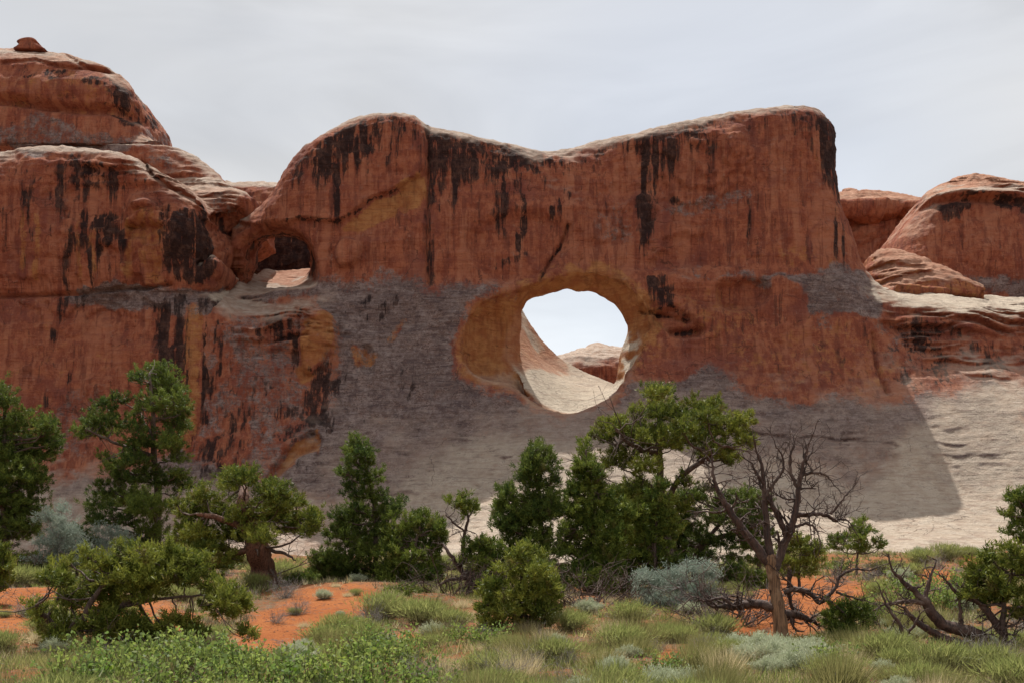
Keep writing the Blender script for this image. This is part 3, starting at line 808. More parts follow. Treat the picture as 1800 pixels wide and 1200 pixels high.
def masks_butt(px, py, qx, qy, v, n, m):
    x, y, z = v.T
    vert = qx + (px - qx) * .45
    blot = fbm(x * .55, y * .55, z * .4, 5, 91, .62)
    px = px + 22 * fbm(x * .25, y * .25, z * .18, 3, 92); py = py + 18 * fbm(x * .25, y * .25, z * .25, 3, 93)
    V = m['varnish_and_shade']
    for (a, b0, b1, w, s) in ((12, 350, 480, 6, .7), (48, 330, 500, 9, 1), (33, 340, 380, 5, .8), (70, 300, 380, 10, .6), (98, 340, 400, 24, .8), (85, 380, 440, 8, .8), (118, 380, 500, 9, .9), (132, 400, 470, 8, 1), (150, 360, 455, 10, .9), (160, 420, 520, 5, 1), (118, 480, 560, 9, .8),
                              (190, 365, 440, 24, 1), (210, 400, 450, 8, .9), (178, 420, 480, 6, .6), (112, 520, 575, 9, .9), (140, 520, 560, 10, .8), (155, 520, 550, 5, .6), (95, 590, 650, 6, .8), (82, 680, 740, 5, .6), (125, 560, 720, 4, .35), (25, 590, 650, 4, .5),
                              (285, 540, 780, 14, 1), (318, 560, 760, 14, 1), (303, 600, 700, 8, .6), (362, 560, 800, 9, .7), (290, 350, 500, 10, .5), (60, 440, 520, 6, .6), (20, 420, 520, 4, .5), (240, 560, 720, 5, .25), (200, 470, 520, 6, .3)):
        V = np.maximum(V, s * (1 - sstep(w * .2, w * 1.6, np.abs(vert - a))) * sstep(b0 - 10, b0 + 10, py) * (1 - sstep(b1 - 45, b1 + 20, py)))
    V = np.maximum(V, .85 * region(px, py, [(280, 385), (330, 372), (375, 395), (380, 440), (365, 470), (300, 480), (280, 440)], 12))
    V = np.maximum(V, .7 * region(px, py, [(20, 285), (120, 290), (230, 285), (260, 310), (180, 350), (60, 340), (0, 340)], 18) * sstep(-.4, .3, blot))
    V = np.maximum(V, .6 * region(px, py, [(250, 520), (380, 515), (380, 570), (270, 570)], 12) * sstep(-.3, .3, blot))
    V = np.maximum(V, stroke(px, py, [(337, 785), (352, 800), (355, 822)], 3, .5))
    V = np.maximum(V, .8 * stroke(px, py, [(250, 288), (262, 300), (270, 312), (290, 330)], 3, .5))
    G = m['grey']
    G = np.maximum(G, .85 * region(px, py, [(130, 512), (250, 502), (380, 505), (380, 560), (270, 560), (140, 545)], 9))
    G = np.maximum(G, region(px, py, [(-600, 850), (80, 845), (130, 822), (210, 840), (330, 810), (400, 800), (400, 1100), (-600, 1100)], 22))
    G = np.maximum(G, .4 * region(px, py, [(60, 730), (160, 690), (200, 760), (120, 800)], 30))
    G = np.maximum(G, .75 * region(px, py, [(0, 215), (110, 225), (290, 240), (260, 262), (0, 262)], 8))
    G = np.maximum(G, .5 * sstep(-.1, .4, blot) * region(px, py, [(230, 280), (300, 270), (420, 350), (380, 380), (300, 320)], 12))
    O = m['gold']
    O = np.maximum(O, .65 * region(vert, py, [(322, 545), (352, 550), (350, 700), (345, 795), (318, 790), (322, 650)], 5))
    O = np.maximum(O, .5 * region(px, py, [(225, 365), (280, 360), (280, 490), (225, 480)], 10))
    O = np.maximum(O, .15 * region(px, py, [(0, 560), (90, 580), (260, 600), (260, 740), (0, 740)], 30))
    O = np.maximum(O, .6 * region(px, py, [(330, 785), (350, 800), (352, 835), (335, 815)], 4))
    for a in (40, 62, 138, 165, 222):
        O = np.maximum(O, .55 * (1 - sstep(3, 8, np.abs(vert - a))) * sstep(360, 400, py) * (1 - sstep(470, 505, py)))
    V *= np.clip(.85 + .7 * fbm(x * .35, y * .35, z * .12, 4, 94), .35, 1)
    V *= 1 - .85 * O
    G *= 1 - .8 * O
    bl = region(px, py, [(220, 265), (250, 262), (330, 300), (350, 335), (300, 320), (258, 295)], 8)
    m['cream'] = np.maximum(m['cream'], .3 * bl * sstep(.3, .6, n[:, 2]))
    m['cream'] = np.maximum(m['cream'], .8 * region(px, py, [(350, 505), (400, 505), (480, 545), (470, 560), (350, 545)], 5) * sstep(.25, .5, n[:, 2]))
    m['red'] = np.maximum(m['red'], .4 * m['pale'] * region(px, py, [(150, 300), (300, 310), (480, 370), (480, 420), (380, 400), (200, 380)], 15))
    m['varnish_and_shade'], m['grey'], m['gold'] = V, G, O

def carve_butt(px, py, v, n):
    d = np.zeros(len(v)); x, y, z = v.T
    d -= .5 * region(px, py, [(225, 365), (255, 350), (282, 368), (280, 398), (226, 398)], 3)
    d += .5 * stroke(px, py, [(228, 398), (282, 398)], 3, .6)
    d += .35 * region(px, py, [(280, 398), (276, 500), (225, 500), (226, 398)], 3)
    d += .6 * stroke(px, py, [(250, 285), (262, 305), (300, 330), (340, 350)], 3.5, .6)
    d += .5 * stroke(px, py, [(0, 522), (140, 516), (300, 500)], 3, .6)
    step = beds(x, y, z, 15)
    d += .4 * step * region(px, py, [(340, 350), (450, 345), (470, 390), (380, 390)], 12) 
    d += .35 * beds(x, y, z, 25) * region(px, py, [(150, 290), (300, 290), (420, 330), (380, 370), (200, 330)], 15)
    out = np.zeros_like(v); out[:, 1] = d * (n[:, 1] < -.05)
    return out

v, q = grid_solid(f_butt(), -52, -20.3, 60, 102, -1.5, 37, 0.16)
finish('sandstone_buttress', v, q, masks_butt, 'dark streaked red rock buttress at the left, below the high dome', 'rock wall', amp=.55, seed=20, carve=carve_butt)

# ---------------- single domes: outline at its crest, front face, back
def dome(name, pts, crest, front_rows, back, k, label, h=0.2, masks=None, carve=None, amp=.6, seed=1, zlow=500, extra=None, pale=(.45, .8), group=None, zcrest=None):
    poly = outline(pts, crest, 2)
    if zcrest is not None:
        poly = [(a, CAM_Z + (b - CAM_Z) * zcrest / crest) for a, b in poly]
    xs = [p[0] for p in poly]; zs = [p[1] for p in poly]
    fr = [r for r, _ in front_rows]; fy = [d for _, d in front_rows]
    def fn(X, y, Z, pre=None):
        if y is None:
            sd = poly_sdf(X, Z, poly).astype(np.float32)
            row = HY - (Z - CAM_Z) / fy[0] * F_PX
            yf = np.interp(row, fr, fy).astype(np.float32)
            if extra is not None:
                yf = yf + extra(CX + X / fy[0] * F_PX, row).astype(np.float32)
            return sd, yf
        sd, yf = pre
        return smax(smax(sd, yf - y, k), y - back, k)
    zl = P(0, zlow, crest)[2]
    v, q = grid_solid(fn, min(xs) - 1, max(xs) + 1, min(fy) - 4, back + 1, zl, max(zs) + 1, h)
    return finish(name, v, q, masks, label, 'rock dome', group, amp=amp, seed=seed, carve=carve, pale_lo=pale[0], pale_hi=pale[1])

def masks_dome(px, py, qx, qy, v, n, m):
    x, y, z = v.T
    blot = fbm(x * .55, y * .55, z * .4, 5, 91, .62)
    px = px + 22 * fbm(x * .25, y * .25, z * .18, 3, 92); py = py + 18 * fbm(x * .25, y * .25, z * .25, 3, 93)
    m['varnish_and_shade'] = np.maximum(m['varnish_and_shade'], .8 * region(px, py, [(40, 128), (120, 125), (220, 140), (260, 165), (275, 200), (240, 200), (200, 170), (110, 150), (40, 140)], 8) * sstep(-.4, .4, blot))
    m['varnish_and_shade'] = np.maximum(m['varnish_and_shade'], stroke(px, py, [(205, 195), (240, 208), (275, 220)], 5, .6) * .7)
    m['gold'] = np.maximum(m['gold'], .3 * region(px, py, [(0, 140), (200, 150), (270, 200), (200, 200), (0, 180)], 8))
    m['grey'] = np.maximum(m['grey'], .5 * region(px, py, [(30, 205), (150, 225), (290, 235), (300, 260), (-50, 260)], 7))
    m['red'] = np.maximum(m['red'], .5 * m['pale'] * (1 - sstep(250, 262, py)) * sstep(.0, .4, blot + .2))
def carve_dome(px, py, v, n):
    d = np.zeros(len(v))
    d += .9 * stroke(px, py, [(-60, 172), (30, 178), (80, 186), (140, 192), (190, 192), (240, 208), (285, 222)], 7, .8)
    d -= .45 * stroke(px, py, [(-60, 145), (60, 150), (140, 152), (200, 160), (250, 180)], 18, .9)
    d += .45 * stroke(px, py, [(120, 100), (150, 118), (205, 130)], 3, .6)
    d += .4 * stroke(px, py, [(0, 110), (60, 105), (110, 118), (220, 125)], 2.5, .6)
    out = np.zeros_like(v); out[:, 1] = d * (n[:, 1] < .2)
    return out
dome('sandstone_dome', [(-450, 300), (-400, 185), (-250, 112), (-80, 83), (0, 76), (60, 74), (110, 82), (160, 98), (205, 122), (240, 146), (266, 166), (284, 192), (294, 222), (302, 250), (310, 270), (318, 330), (-450, 330)],
     105.5, ((80, 100), (110, 97.6), (140, 96.2), (200, 95.4), (250, 95.0), (330, 94)), 110, 3.0, 'high rounded red dome at the top left, behind the streaked buttress', 0.2, masks_dome, carve_dome, .6, 31, zlow=330, zcrest=101.3)
# the little knob that rides on it
dome('capstone_knob', [(34, 78), (39, 73), (50, 70.5), (61, 71), (68, 75), (69, 79), (66, 81), (80, 88), (82, 95), (30, 95), (36, 86), (39, 82), (34, 81)], 99.5, ((68, 98.7), (90, 98.4)), 100.5, .35,
     'small red knob of rock sitting on the crest of the high left dome', 0.07, None, None, .10, 33, zlow=96, pale=(.9, 1.1))

def masks_right(px, py, qx, qy, v, n, m):
    x, y, z = v.T
    blot = fbm(x * .4, y * .4, z * .4, 4, 91)
    m['varnish_and_shade'] = np.maximum(m['varnish_and_shade'], .75 * region(px, py, [(1600, 370), (1660, 348), (1760, 345), (1850, 355), (1850, 385), (1700, 375), (1640, 390)], 8) * sstep(-.5, .4, blot))
    m['grey'] = np.maximum(m['grey'], .7 * region(px, py, [(1700, 490), (1900, 485), (1900, 540), (1740, 515)], 8))
    m['red'] = np.maximum(m['red'], .85 * m['pale'] * (1 - region(px, py, [(1590, 365), (1640, 338), (1760, 330), (1860, 345), (1860, 360), (1700, 352), (1600, 385)], 5)))
def carve_right(px, py, v, n):
    x, y, z = v.T
    d = .5 * stroke(px, py, [(1590, 385), (1640, 355), (1700, 348), (1800, 356)], 6, .8)
    d -= .9 * stroke(px, py, [(1585, 376), (1640, 344), (1700, 338), (1800, 346)], 7, .8)
    d += .35 * beds(x, y, z, 35) * region(px, py, [(1620, 310), (1800, 310), (1850, 345), (1600, 350)], 8)
    out = np.zeros_like(v); out[:, 1] = d * (n[:, 1] < .2)
    return out
dome('sandstone_dome', [(1515, 560), (1535, 490), (1550, 445), (1568, 416), (1590, 384), (1620, 350), (1655, 326), (1695, 312), (1730, 315), (1770, 331), (1810, 342), (1900, 372), (2000, 420), (2080, 520), (2080, 600), (1515, 600)],
     112, ((310, 108), (345, 106), (360, 104.6), (480, 103), (540, 102.6)), 118, 4.0, 'conical red rock dome at the right edge, with a pale band round its brow', 0.2, masks_right, carve_right, .6, 41, zlow=580)
def carve_foot(px, py, v, n):
    x, y, z = v.T
    d = .32 * beds(x, y, z, 45) * region(px, py, [(1530, 450), (1600, 450), (1640, 500), (1530, 510)], 12)
    out = np.zeros_like(v); out[:, 1] = d * (n[:, 1] < .2)
    return out
def masks_foot(px, py, qx, qy, v, n, m):
    m['red'] = np.maximum(m['red'], .8 * m['pale'])
    m['gold'] = np.maximum(m['gold'], .4 + 0 * px)
dome('broken_rock_foot', [(1530, 520), (1533, 490), (1541, 455), (1556, 430), (1575, 421), (1600, 430), (1630, 450), (1660, 474), (1690, 497), (1705, 540), (1530, 545)], 97, ((420, 98.5), (450, 96.5), (500, 94), (540, 92)), 104, 2.5,
     'broken layered red rock at the foot of the conical right dome', 0.16, masks_foot, carve_foot, .8, 43, zlow=545)
def masks_red(px, py, qx, qy, v, n, m):
    m['red'] = np.maximum(m['red'], .8 * m['pale'])
dome('sandstone_dome', [(1380, 520), (1400, 380), (1440, 350), (1472, 345), (1477, 334), (1500, 332), (1515, 338), (1540, 345), (1560, 353), (1580, 364), (1600, 380), (1625, 410), (1650, 470), (1660, 540), (1380, 540)], 135,
     ((330, 132), (350, 129), (370, 127.5), (385, 125), (400, 125), (405, 127), (480, 126)), 140, 4.0, 'small layered red dome between the end of the fin and the conical dome', 0.25, masks_red, None, .9, 47, zlow=540)
def masks_far(px, py, qx, qy, v, n, m):
    m['varnish_and_shade'] = np.maximum(m['varnish_and_shade'], .95 * region(qx, py, [(380, 395), (620, 395), (620, 560), (380, 560)], 10) * (qx < 700))  # ridge behind the window: slot shade painted in along with varnish streaks
    m['grey'] = np.maximum(m['grey'], .5 * m['pale'])
dome('sandstone_dome', [(820, 760), (850, 690), (930, 645), (985, 631), (1010, 621), (1030, 612), (1036, 603), (1052, 600), (1070, 602), (1076, 608), (1120, 612), (1170, 625), (1220, 660), (1250, 760)], 150,
     ((600, 148), (620, 145), (640, 142), (660, 141), (760, 140)), 162, 5.0, 'far grey topped red dome seen through the large arch', 0.3, masks_far, None, .8, 51, zlow=760)
dome('sandstone_ridge', [(340, 540), (360, 360), (385, 338), (405, 329), (430, 333), (460, 331), (500, 330), (530, 334), (580, 352), (640, 420), (660, 540)], 118,
     ((330, 114), (345, 110), (365, 107), (400, 106), (540, 104)), 126, 3.5, 'low grey and red ridge behind the notch and the small window', 0.25, masks_far, None, .8, 57, zlow=540)
# ------------------------------------------------------------------ ground
def ground_z(x, y):
    x = np.asarray(x, float); y = np.asarray(y, float)
    z = np.interp(y, (-60, 0, 12, 18, 24, 30, 36, 45, 55, 65, 72, 90, 140, 400, 9000), (-.4, 0, 0, -.05, -.05, .27, .62, .8, 1.0, 1.45, 2.0, 2.5, 3, 4, 6))
    near = 1 - sstep(90, 200, np.hypot(x, y))
    z = z + sstep(4, 22, x) * sstep(45, 70, y) * .75 * near
    z = z + (.13 * vnoise(x * .25, y * .25, 0 * x, 5) + .05 * vnoise(x * .8, y * .8, 0 * x, 6)) * near
    z = z + .32 * np.exp(-((x + 5.0) / 3.0) ** 2 - ((y - 34.5) / 3.5) ** 2)          # sand mound
    z = z - .15 * np.exp(-((x + 5.5) / 4) ** 2 - ((y - 27) / 3) ** 2)
    z = z + .25 * np.exp(-((x - 8) / 2.2) ** 2 - ((y - 31) / 3) ** 2)
    return z

def stretched(n, near, far, p):
    t = np.linspace(-1, 1, n)
    return np.sign(t) * (np.abs(t) * near + (far - near) * np.abs(t) ** p)
gx = stretched(560, 42, 6000, 9)
gy = np.r_[stretched(420, 42, 6000, 9) + 40]
GX, GY = np.meshgrid(gx, gy, indexing='ij')
GZ = ground_z(GX, GY)
idx = np.arange(GX.size).reshape(GX.shape)
gq = np.stack([idx[:-1, :-1], idx[1:, :-1], idx[1:, 1:], idx[:-1, 1:]], -1).reshape(-1, 4)
def litter(x, y):
    """0 where the sand is bare, 1 where plants and litter cover it"""
    px, py = CX + x / np.maximum(y, 1) * F_PX, HY - (ground_z(x, y) - CAM_Z) / np.maximum(y, 1) * F_PX
    n = .5 + .9 * fbm(x * .35, y * .35, 0 * x, 4, 61)
    bare = np.zeros_like(x)
    for poly, s in (([(380, 1135), (480, 1070), (540, 1035), (650, 1035), (652, 1085), (600, 1110), (470, 1140)], 12), ([(-60, 1035), (90, 1035), (100, 1060), (-60, 1062)], 10), ([(-60, 1080), (60, 1075), (70, 1105), (-60, 1112)], 8), ([(130, 1050), (300, 1060), (330, 1110), (150, 1095)], 12),
                    ([(1270, 1090), (1330, 1045), (1400, 1015), (1545, 1030), (1520, 1050), (1440, 1080), (1410, 1120), (1270, 1110)], 10), ([(690, 1115), (740, 1115), (735, 1140), (700, 1145)], 8),
                    ([(1610, 1000), (1680, 1003), (1670, 1022), (1615, 1018)], 6), ([(1150, 1140), (1200, 1140), (1195, 1165), (1160, 1165)], 7), ([(1690, 975), (1720, 978), (1710, 990)], 5)):
        bare = np.maximum(bare, region(px + 10 * vnoise(x, y, 0 * x, 3), py + 4 * vnoise(x, y, 0 * x, 4), poly, s))
    far = sstep(45, 60, y) * .0
    return np.clip(sstep(.2, .6, n) * .55 + .62 - 1.25 * bare, 0, 1)
gme = mesh_np('desert_ground', np.c_[GX.ravel(), GY.ravel(), GZ.ravel()], gq, M_SAND, True,
              {'litter': np.c_[litter(GX.ravel(), GY.ravel())] * np.ones((1, 4))})
tag(link('desert_ground', gme), None, None, None, 'structure')
# ------------------------------------------------------------------ plants
RNG = np.random.default_rng(7)

def unit(v):
    return v / (np.linalg.norm(v, axis=-1, keepdims=True) + 1e-9)

class Wood:
    """round tapering limbs collected into one mesh"""
    def __init__(self):
        self.v, self.f, self.n = [], [], 0
    def tube(self, pts, rad, sides=6, wobble=0.0, rng=None):
        pts = np.asarray(pts, float); rad = np.asarray(rad, float)
        t = np.gradient(pts, axis=0); t = unit(t)
        ref = np.array((0.31, 0.9, 0.2)); 
        a = np.cross(t, ref); bad = np.linalg.norm(a, axis=1) < .1
        a[bad] = np.cross(t[bad], np.array((1., 0, 0))); a = unit(a); b = np.cross(t, a)
        ang = np.linspace(0, 2 * np.pi, sides, endpoint=False)
        rr = rad[:, None] * np.ones(sides)
        if wobble and rng is not None:
            lob = 1 + wobble * rng.standard_normal(sides)[None, :] + wobble * .5 * rng.standard_normal((len(pts), sides))
            rr = rr * lob
        ring = pts[:, None, :] + rr[..., None] * (np.cos(ang)[None, :, None] * a[:, None, :] + np.sin(ang)[None, :, None] * b[:, None, :])
        m = len(pts)
        self.v.append(ring.reshape(-1, 3)); 
        i = self.n + np.arange(m * sides).reshape(m, sides)
        j = np.roll(i, -1, 1)
        self.f.append(np.stack([i[:-1], j[:-1], j[1:], i[1:]], -1).reshape(-1, 4))
        self.n += m * sides
        tip = pts[-1] + t[-1] * rad[-1]
        self.v.append(tip[None]); k = self.n; self.n += 1
        self.f.append(np.stack([i[-1], j[-1], np.full(sides, k), np.full(sides, k)], -1)[:, [0, 1, 2, 2]])
    def limb(self, pts, rad, sides=6, bend=0.0, rng=None, sub=4, wobble=0.0):
        """resample a polyline smoothly and make it gnarled"""
        pts = np.asarray(pts, float); rad = np.asarray(rad, float)
        m = len(pts); T = np.linspace(0, m - 1, (m - 1) * sub + 1)
        i = np.clip(T.astype(int), 0, m - 2); u = (T - i)[:, None]
        g = lambda k: pts[np.clip(i + k, 0, m - 1)]
        p0, p1, p2, p3 = g(-1), g(0), g(1), g(2)
        c = .5 * (2 * p1 + (p2 - p0) * u + (2 * p0 - 5 * p1 + 4 * p2 - p3) * u ** 2 + (3 * p1 - p0 - 3 * p2 + p3) * u ** 3)
        r = np.interp(T, np.arange(m), rad)
        if bend and rng is not None:
            w = rng.standard_normal(c.shape) * bend; w[0] = 0
            c = c + w
        self.tube(c, r, sides, wobble, rng)
        return c, r
    def object(self, name, mat, parent):
        v = np.concatenate(self.v); f = np.concatenate(self.f)
        tri = f[:, 2] == f[:, 3]
        me = mesh_np(name, v, [x for x in (f[~tri], f[tri][:, :3]) if len(x)], mat, True)
        return link(name, me, parent)

def twigs(w, p, d, L, r, depth, rng, spread=.7, up=.1):
    """bare twig system"""
    n = 4
    pts = [p]; dd = d
    for _ in range(n):
        dd = unit(dd + rng.standard_normal(3) * .22 + np.array((0, 0, up)) * .3)
        pts.append(pts[-1] + dd * L / n)
    w.tube(pts, np.linspace(r, r * .45, n + 1), 5 if r > .012 else 4)
    if depth > 0:
        for _ in range(rng.integers(2, 5)):
            k = rng.integers(1, n + 1)
            nd = unit(dd * .6 + rng.standard_normal(3) * spread)
            twigs(w, pts[k], nd, L * rng.uniform(.45, .75), r * .55, depth - 1, rng, spread, up)

def cards(base, dirs, L, W, rng, quad=False):
    """one small leaf per row"""
    side = unit(np.cross(dirs, unit(rng.standard_normal(dirs.shape))))
    L = L[:, None]; W = W[:, None]
    if quad:
        a = base; b = base + dirs * L * .5 + side * W; c = base + dirs * L; d = base + dirs * L * .5 - side * W
        n = len(base)
        v = np.stack([a, b, c, d], 1).reshape(-1, 3)
        return v, np.arange(4 * n).reshape(n, 4)
    a = base - side * W; b = base + side * W; c = base + dirs * L
    n = len(base)
    return np.stack([a, b, c], 1).reshape(-1, 3), np.arange(3 * n).reshape(n, 3)

JUNIPER = dict(L=(.085, .15), W=(.013, .022), tuft=.10, per=32, c=((.045, .078, .015), (.19, .225, .040)), old=(.13, .085, .035), up=.55)
PINYON = dict(L=(.08, .13), W=(.011, .018), tuft=.09, per=36, c=((.034, .062, .015), (.155, .195, .038)), old=(.10, .07, .035), up=.45)
YELLOWED = dict(L=(.085, .15), W=(.013, .022), tuft=.10, per=32, c=((.058, .086, .015), (.225, .24, .042)), old=(.15, .10, .04), up=.5)
SILVER = dict(L=(.05, .09), W=(.008, .014), tuft=.12, per=30, c=((.19, .235, .19), (.33, .38, .31)), old=(.22, .20, .17), up=.4)

def foliage(centers, radii, style, rng, dens=1.0, size=1.0):
    """tufts of needle sprays filling ellipsoidal pads"""
    B, D, T = [], [], []
    c1, c2, old = (np.array(c) for c in (*style['c'], style['old']))
    for C, R in zip(centers, radii):
        area = R[0] * R[2] * np.pi
        nt = max(6, int(dens * area * 74 / size ** 2))
        u = unit(rng.standard_normal((nt, 3))) * (rng.uniform(0, 1, nt) ** .42)[:, None]
        u[:, 2] = np.where(u[:, 2] < -.35, u[:, 2] * .6, u[:, 2])
        tc = C + u * R * (1 + .22 * rng.standard_normal((nt, 1)))
        per = style['per']
        tone = rng.uniform(0, 1)
        tt = np.clip(.6 * tone + .45 * rng.uniform(-.1, 1, nt), 0, 1)
        bro = rng.uniform(0, 1, nt) < .05
        out = unit(u * np.array((1, 1, .9)) + np.array((0, 0, .15)))
        axis = unit(out * .8 + np.array((0, 0, style['up'])) + rng.standard_normal((nt, 3)) * .35)
        along = rng.uniform(-.6, .9, (nt, per, 1))
        b = tc[:, None, :] + axis[:, None, :] * along * style['tuft'] * size * 1.3 + rng.standard_normal((nt, per, 3)) * style['tuft'] * size * .38
        d = unit(axis[:, None, :] * .75 + rng.standard_normal((nt, per, 3)) * .55 + np.array((0, 0, .12)))
        col = c1 + (c2 - c1) * np.clip(tt[:, None, None] + .25 * rng.standard_normal((nt, per, 1)), 0, 1.15)
        col = np.where(bro[:, None, None], old * .5 + col * .5, col)
        B.append(b.reshape(-1, 3)); D.append(d.reshape(-1, 3)); T.append(col.reshape(-1, 3))
    B, D, T = np.concatenate(B), np.concatenate(D), np.concatenate(T)
    n = len(B)
    v, f = cards(B, D, rng.uniform(*style['L'], n) * size, rng.uniform(*style['W'], n) * size, rng)
    return v, f, np.repeat(np.c_[T, np.ones(n)], 3, 0)

def plant_base(px, Y):
    x = (px - CX) / F_PX * Y
    return np.array((x, Y, float(ground_z(x, Y))))

def tree(name, label, cat, Y, trunk, pads, style=JUNIPER, seed=0, group=None, bark=None, dens=1.0, size=1.0, limbs=(), depth=.6, dead=0, crown='crown', airy=0, sides=9, extra_dead=(), flute=.05, fat=1.32):
    """trunk: (px, row, half width px) from the ground up; pads: (px, row, rx, ry); extra limbs likewise.
    The crown gets its own depth: pads are spread in front of and behind the trunk."""
    rng = np.random.default_rng(seed + 100)
    bark = bark or M_BARK
    base = plant_base(trunk[0][0], Y)
    root = thing(name, base, label, cat, group)
    m = Y / F_PX
    xs = np.array([p[0] for p in pads]); half = max(.35, (xs.max() - xs.min()) * m * .5)
    w = Wood()
    pads = [(a, b, rx * fat, ry * fat) for a, b, rx, ry in pads]
    pts = [P(a, b, Y) for a, b, _ in trunk]; rad = [c * m * (.95 if bark is M_SHRED else .68) for _, _, c in trunk]
    for i in range(1, len(pts)):
        pts[i] = pts[i] + np.array((0, rng.normal(0, .12 * half), 0))
    gz = base[2]
    pts[0] = np.array((pts[0][0], Y, gz - .12))
    if len(pts) > 1 and pts[0][2] > pts[1][2] - .05: pts[0][2] = min(pts[0][2], pts[1][2] - .1)
    pts = [p - base for p in pts]
    c, r = w.limb(pts, [rad[0] * 1.35] + rad[1:], sides, .012, rng, 5, flute)
    skel = [(c[k], r[k]) for k in range(len(c) // 6, len(c))]
    for lb in limbs:
        lp = []
        st = P(lb[0][0], lb[0][1], Y) - base
        k0 = min(range(len(c)), key=lambda k: np.linalg.norm((c[k] - st)[[0, 2]]))
        dy = rng.normal(0, .35 * half)
        for i, (a, b, _) in enumerate(lb):
            q = P(a, b, Y) - base
            q[1] = c[k0][1] + dy * i / max(1, len(lb) - 1)
            lp.append(q)
        lp[0] = c[k0] if np.linalg.norm((c[k0] - lp[0])[[0, 2]]) < .4 else lp[0]
        cc, rr = w.limb(lp, [x[2] * m for x in lb], 7, .015, rng, 5, flute)
        skel += [(cc[k], rr[k]) for k in range(1, len(cc))]
    # pads in depth
    C, R = [], []
    for (a, b, rx, ry) in pads:
        q = P(a, b, Y) - base
        off = abs(q[0]) / max(half, .01)
        q = q + np.array((0, rng.uniform(-1, 1) * depth * half * math.sqrt(max(.15, 1 - min(off, .95) ** 2)), 0))
        C.append(q); R.append(np.array((rx * m, .5 * (rx + ry) * m, ry * m)))
    # some more pads that fill the crown in depth, inside the outline seen from here
    for k in range(int(len(pads) * .5)):
        i = rng.integers(len(pads))
        q = C[i] + np.array((rng.normal(0, .08) * half, rng.choice((-1, 1)) * rng.uniform(.4, .8) * half * depth * 1.3, -.05 * half))
        s = (Y + q[1]) / (Y + C[i][1])                 # stays behind its neighbour's outline
        q[0] = (q[0] + base[0]) * s - base[0]; q[2] = (q[2] + base[2] - CAM_Z) * s + CAM_Z - base[2]
        C.append(q); R.append(R[i] * .85)
    sp = np.array([s[0] for s in skel]); sr = np.array([s[1] for s in skel])
    wb = w if cat == 'shrub' else Wood()
    for q, rr in zip(C, R):
        dist = np.linalg.norm(sp - q, axis=1) + .9 * np.clip(sp[:, 2] - q[2] + .15, 0, None) + .0 / (sr + .01)
        k = int(dist.argmin()); a = sp[k]
        L = np.linalg.norm(q - a)
        mid = a + (q - a) * .55 + np.array((0, 0, -.12 * L)) + rng.standard_normal(3) * .08 * L
        r0 = min(sr[k] * .7, .012 + .016 * L + .01)
        wb.limb([a, mid, q], [r0, r0 * .7, r0 * .35], 5, .02 * L, rng, 4)
        for _ in range(5 + airy):
            e = q + unit(rng.standard_normal(3) + np.array((0, 0, .3))) * rr * rng.uniform(.6, 1.05)
            wb.limb([q + (mid - q) * rng.uniform(0, .35), (q + e) / 2 + rng.standard_normal(3) * .04, e], [r0 * .35, r0 * .22, .003], 4, .008, rng, 2)
    for k in range(dead):
        i = rng.integers(len(sp)); d = unit(rng.standard_normal(3) * np.array((1, 1, .5)))
        twigs(wb, sp[i], d, half * rng.uniform(.35, .8), max(.008, min(.025, sr[i] * .4)), 2, rng)
    for pl in extra_dead:
        lp = [P(a, b, Y) - base + np.array((0, rng.normal(0, .05) * i, 0)) for i, (a, b, _) in enumerate(pl)]
        cc, rr2 = wb.limb(lp, [x[2] * m for x in pl], 6, .012, rng, 4)
        for k in range(2, len(cc), 3):
            twigs(wb, cc[k], unit(rng.standard_normal(3)), .35 * half * rng.uniform(.4, 1), rr2[k] * .4, 1, rng)
    w.object('stems' if cat == 'shrub' else 'trunk', bark, root)
    if wb is not w: wb.object('branches', M_BARK if bark is not M_DEAD else M_DEAD, root)
    v, f, col = foliage(C, R, style, rng, dens, size)
    mat = M_SAGE if style is SILVER else M_NEEDLE
    link(crown, mesh_np(crown, v, f, mat, False, {'tint': col}), root)
    return root

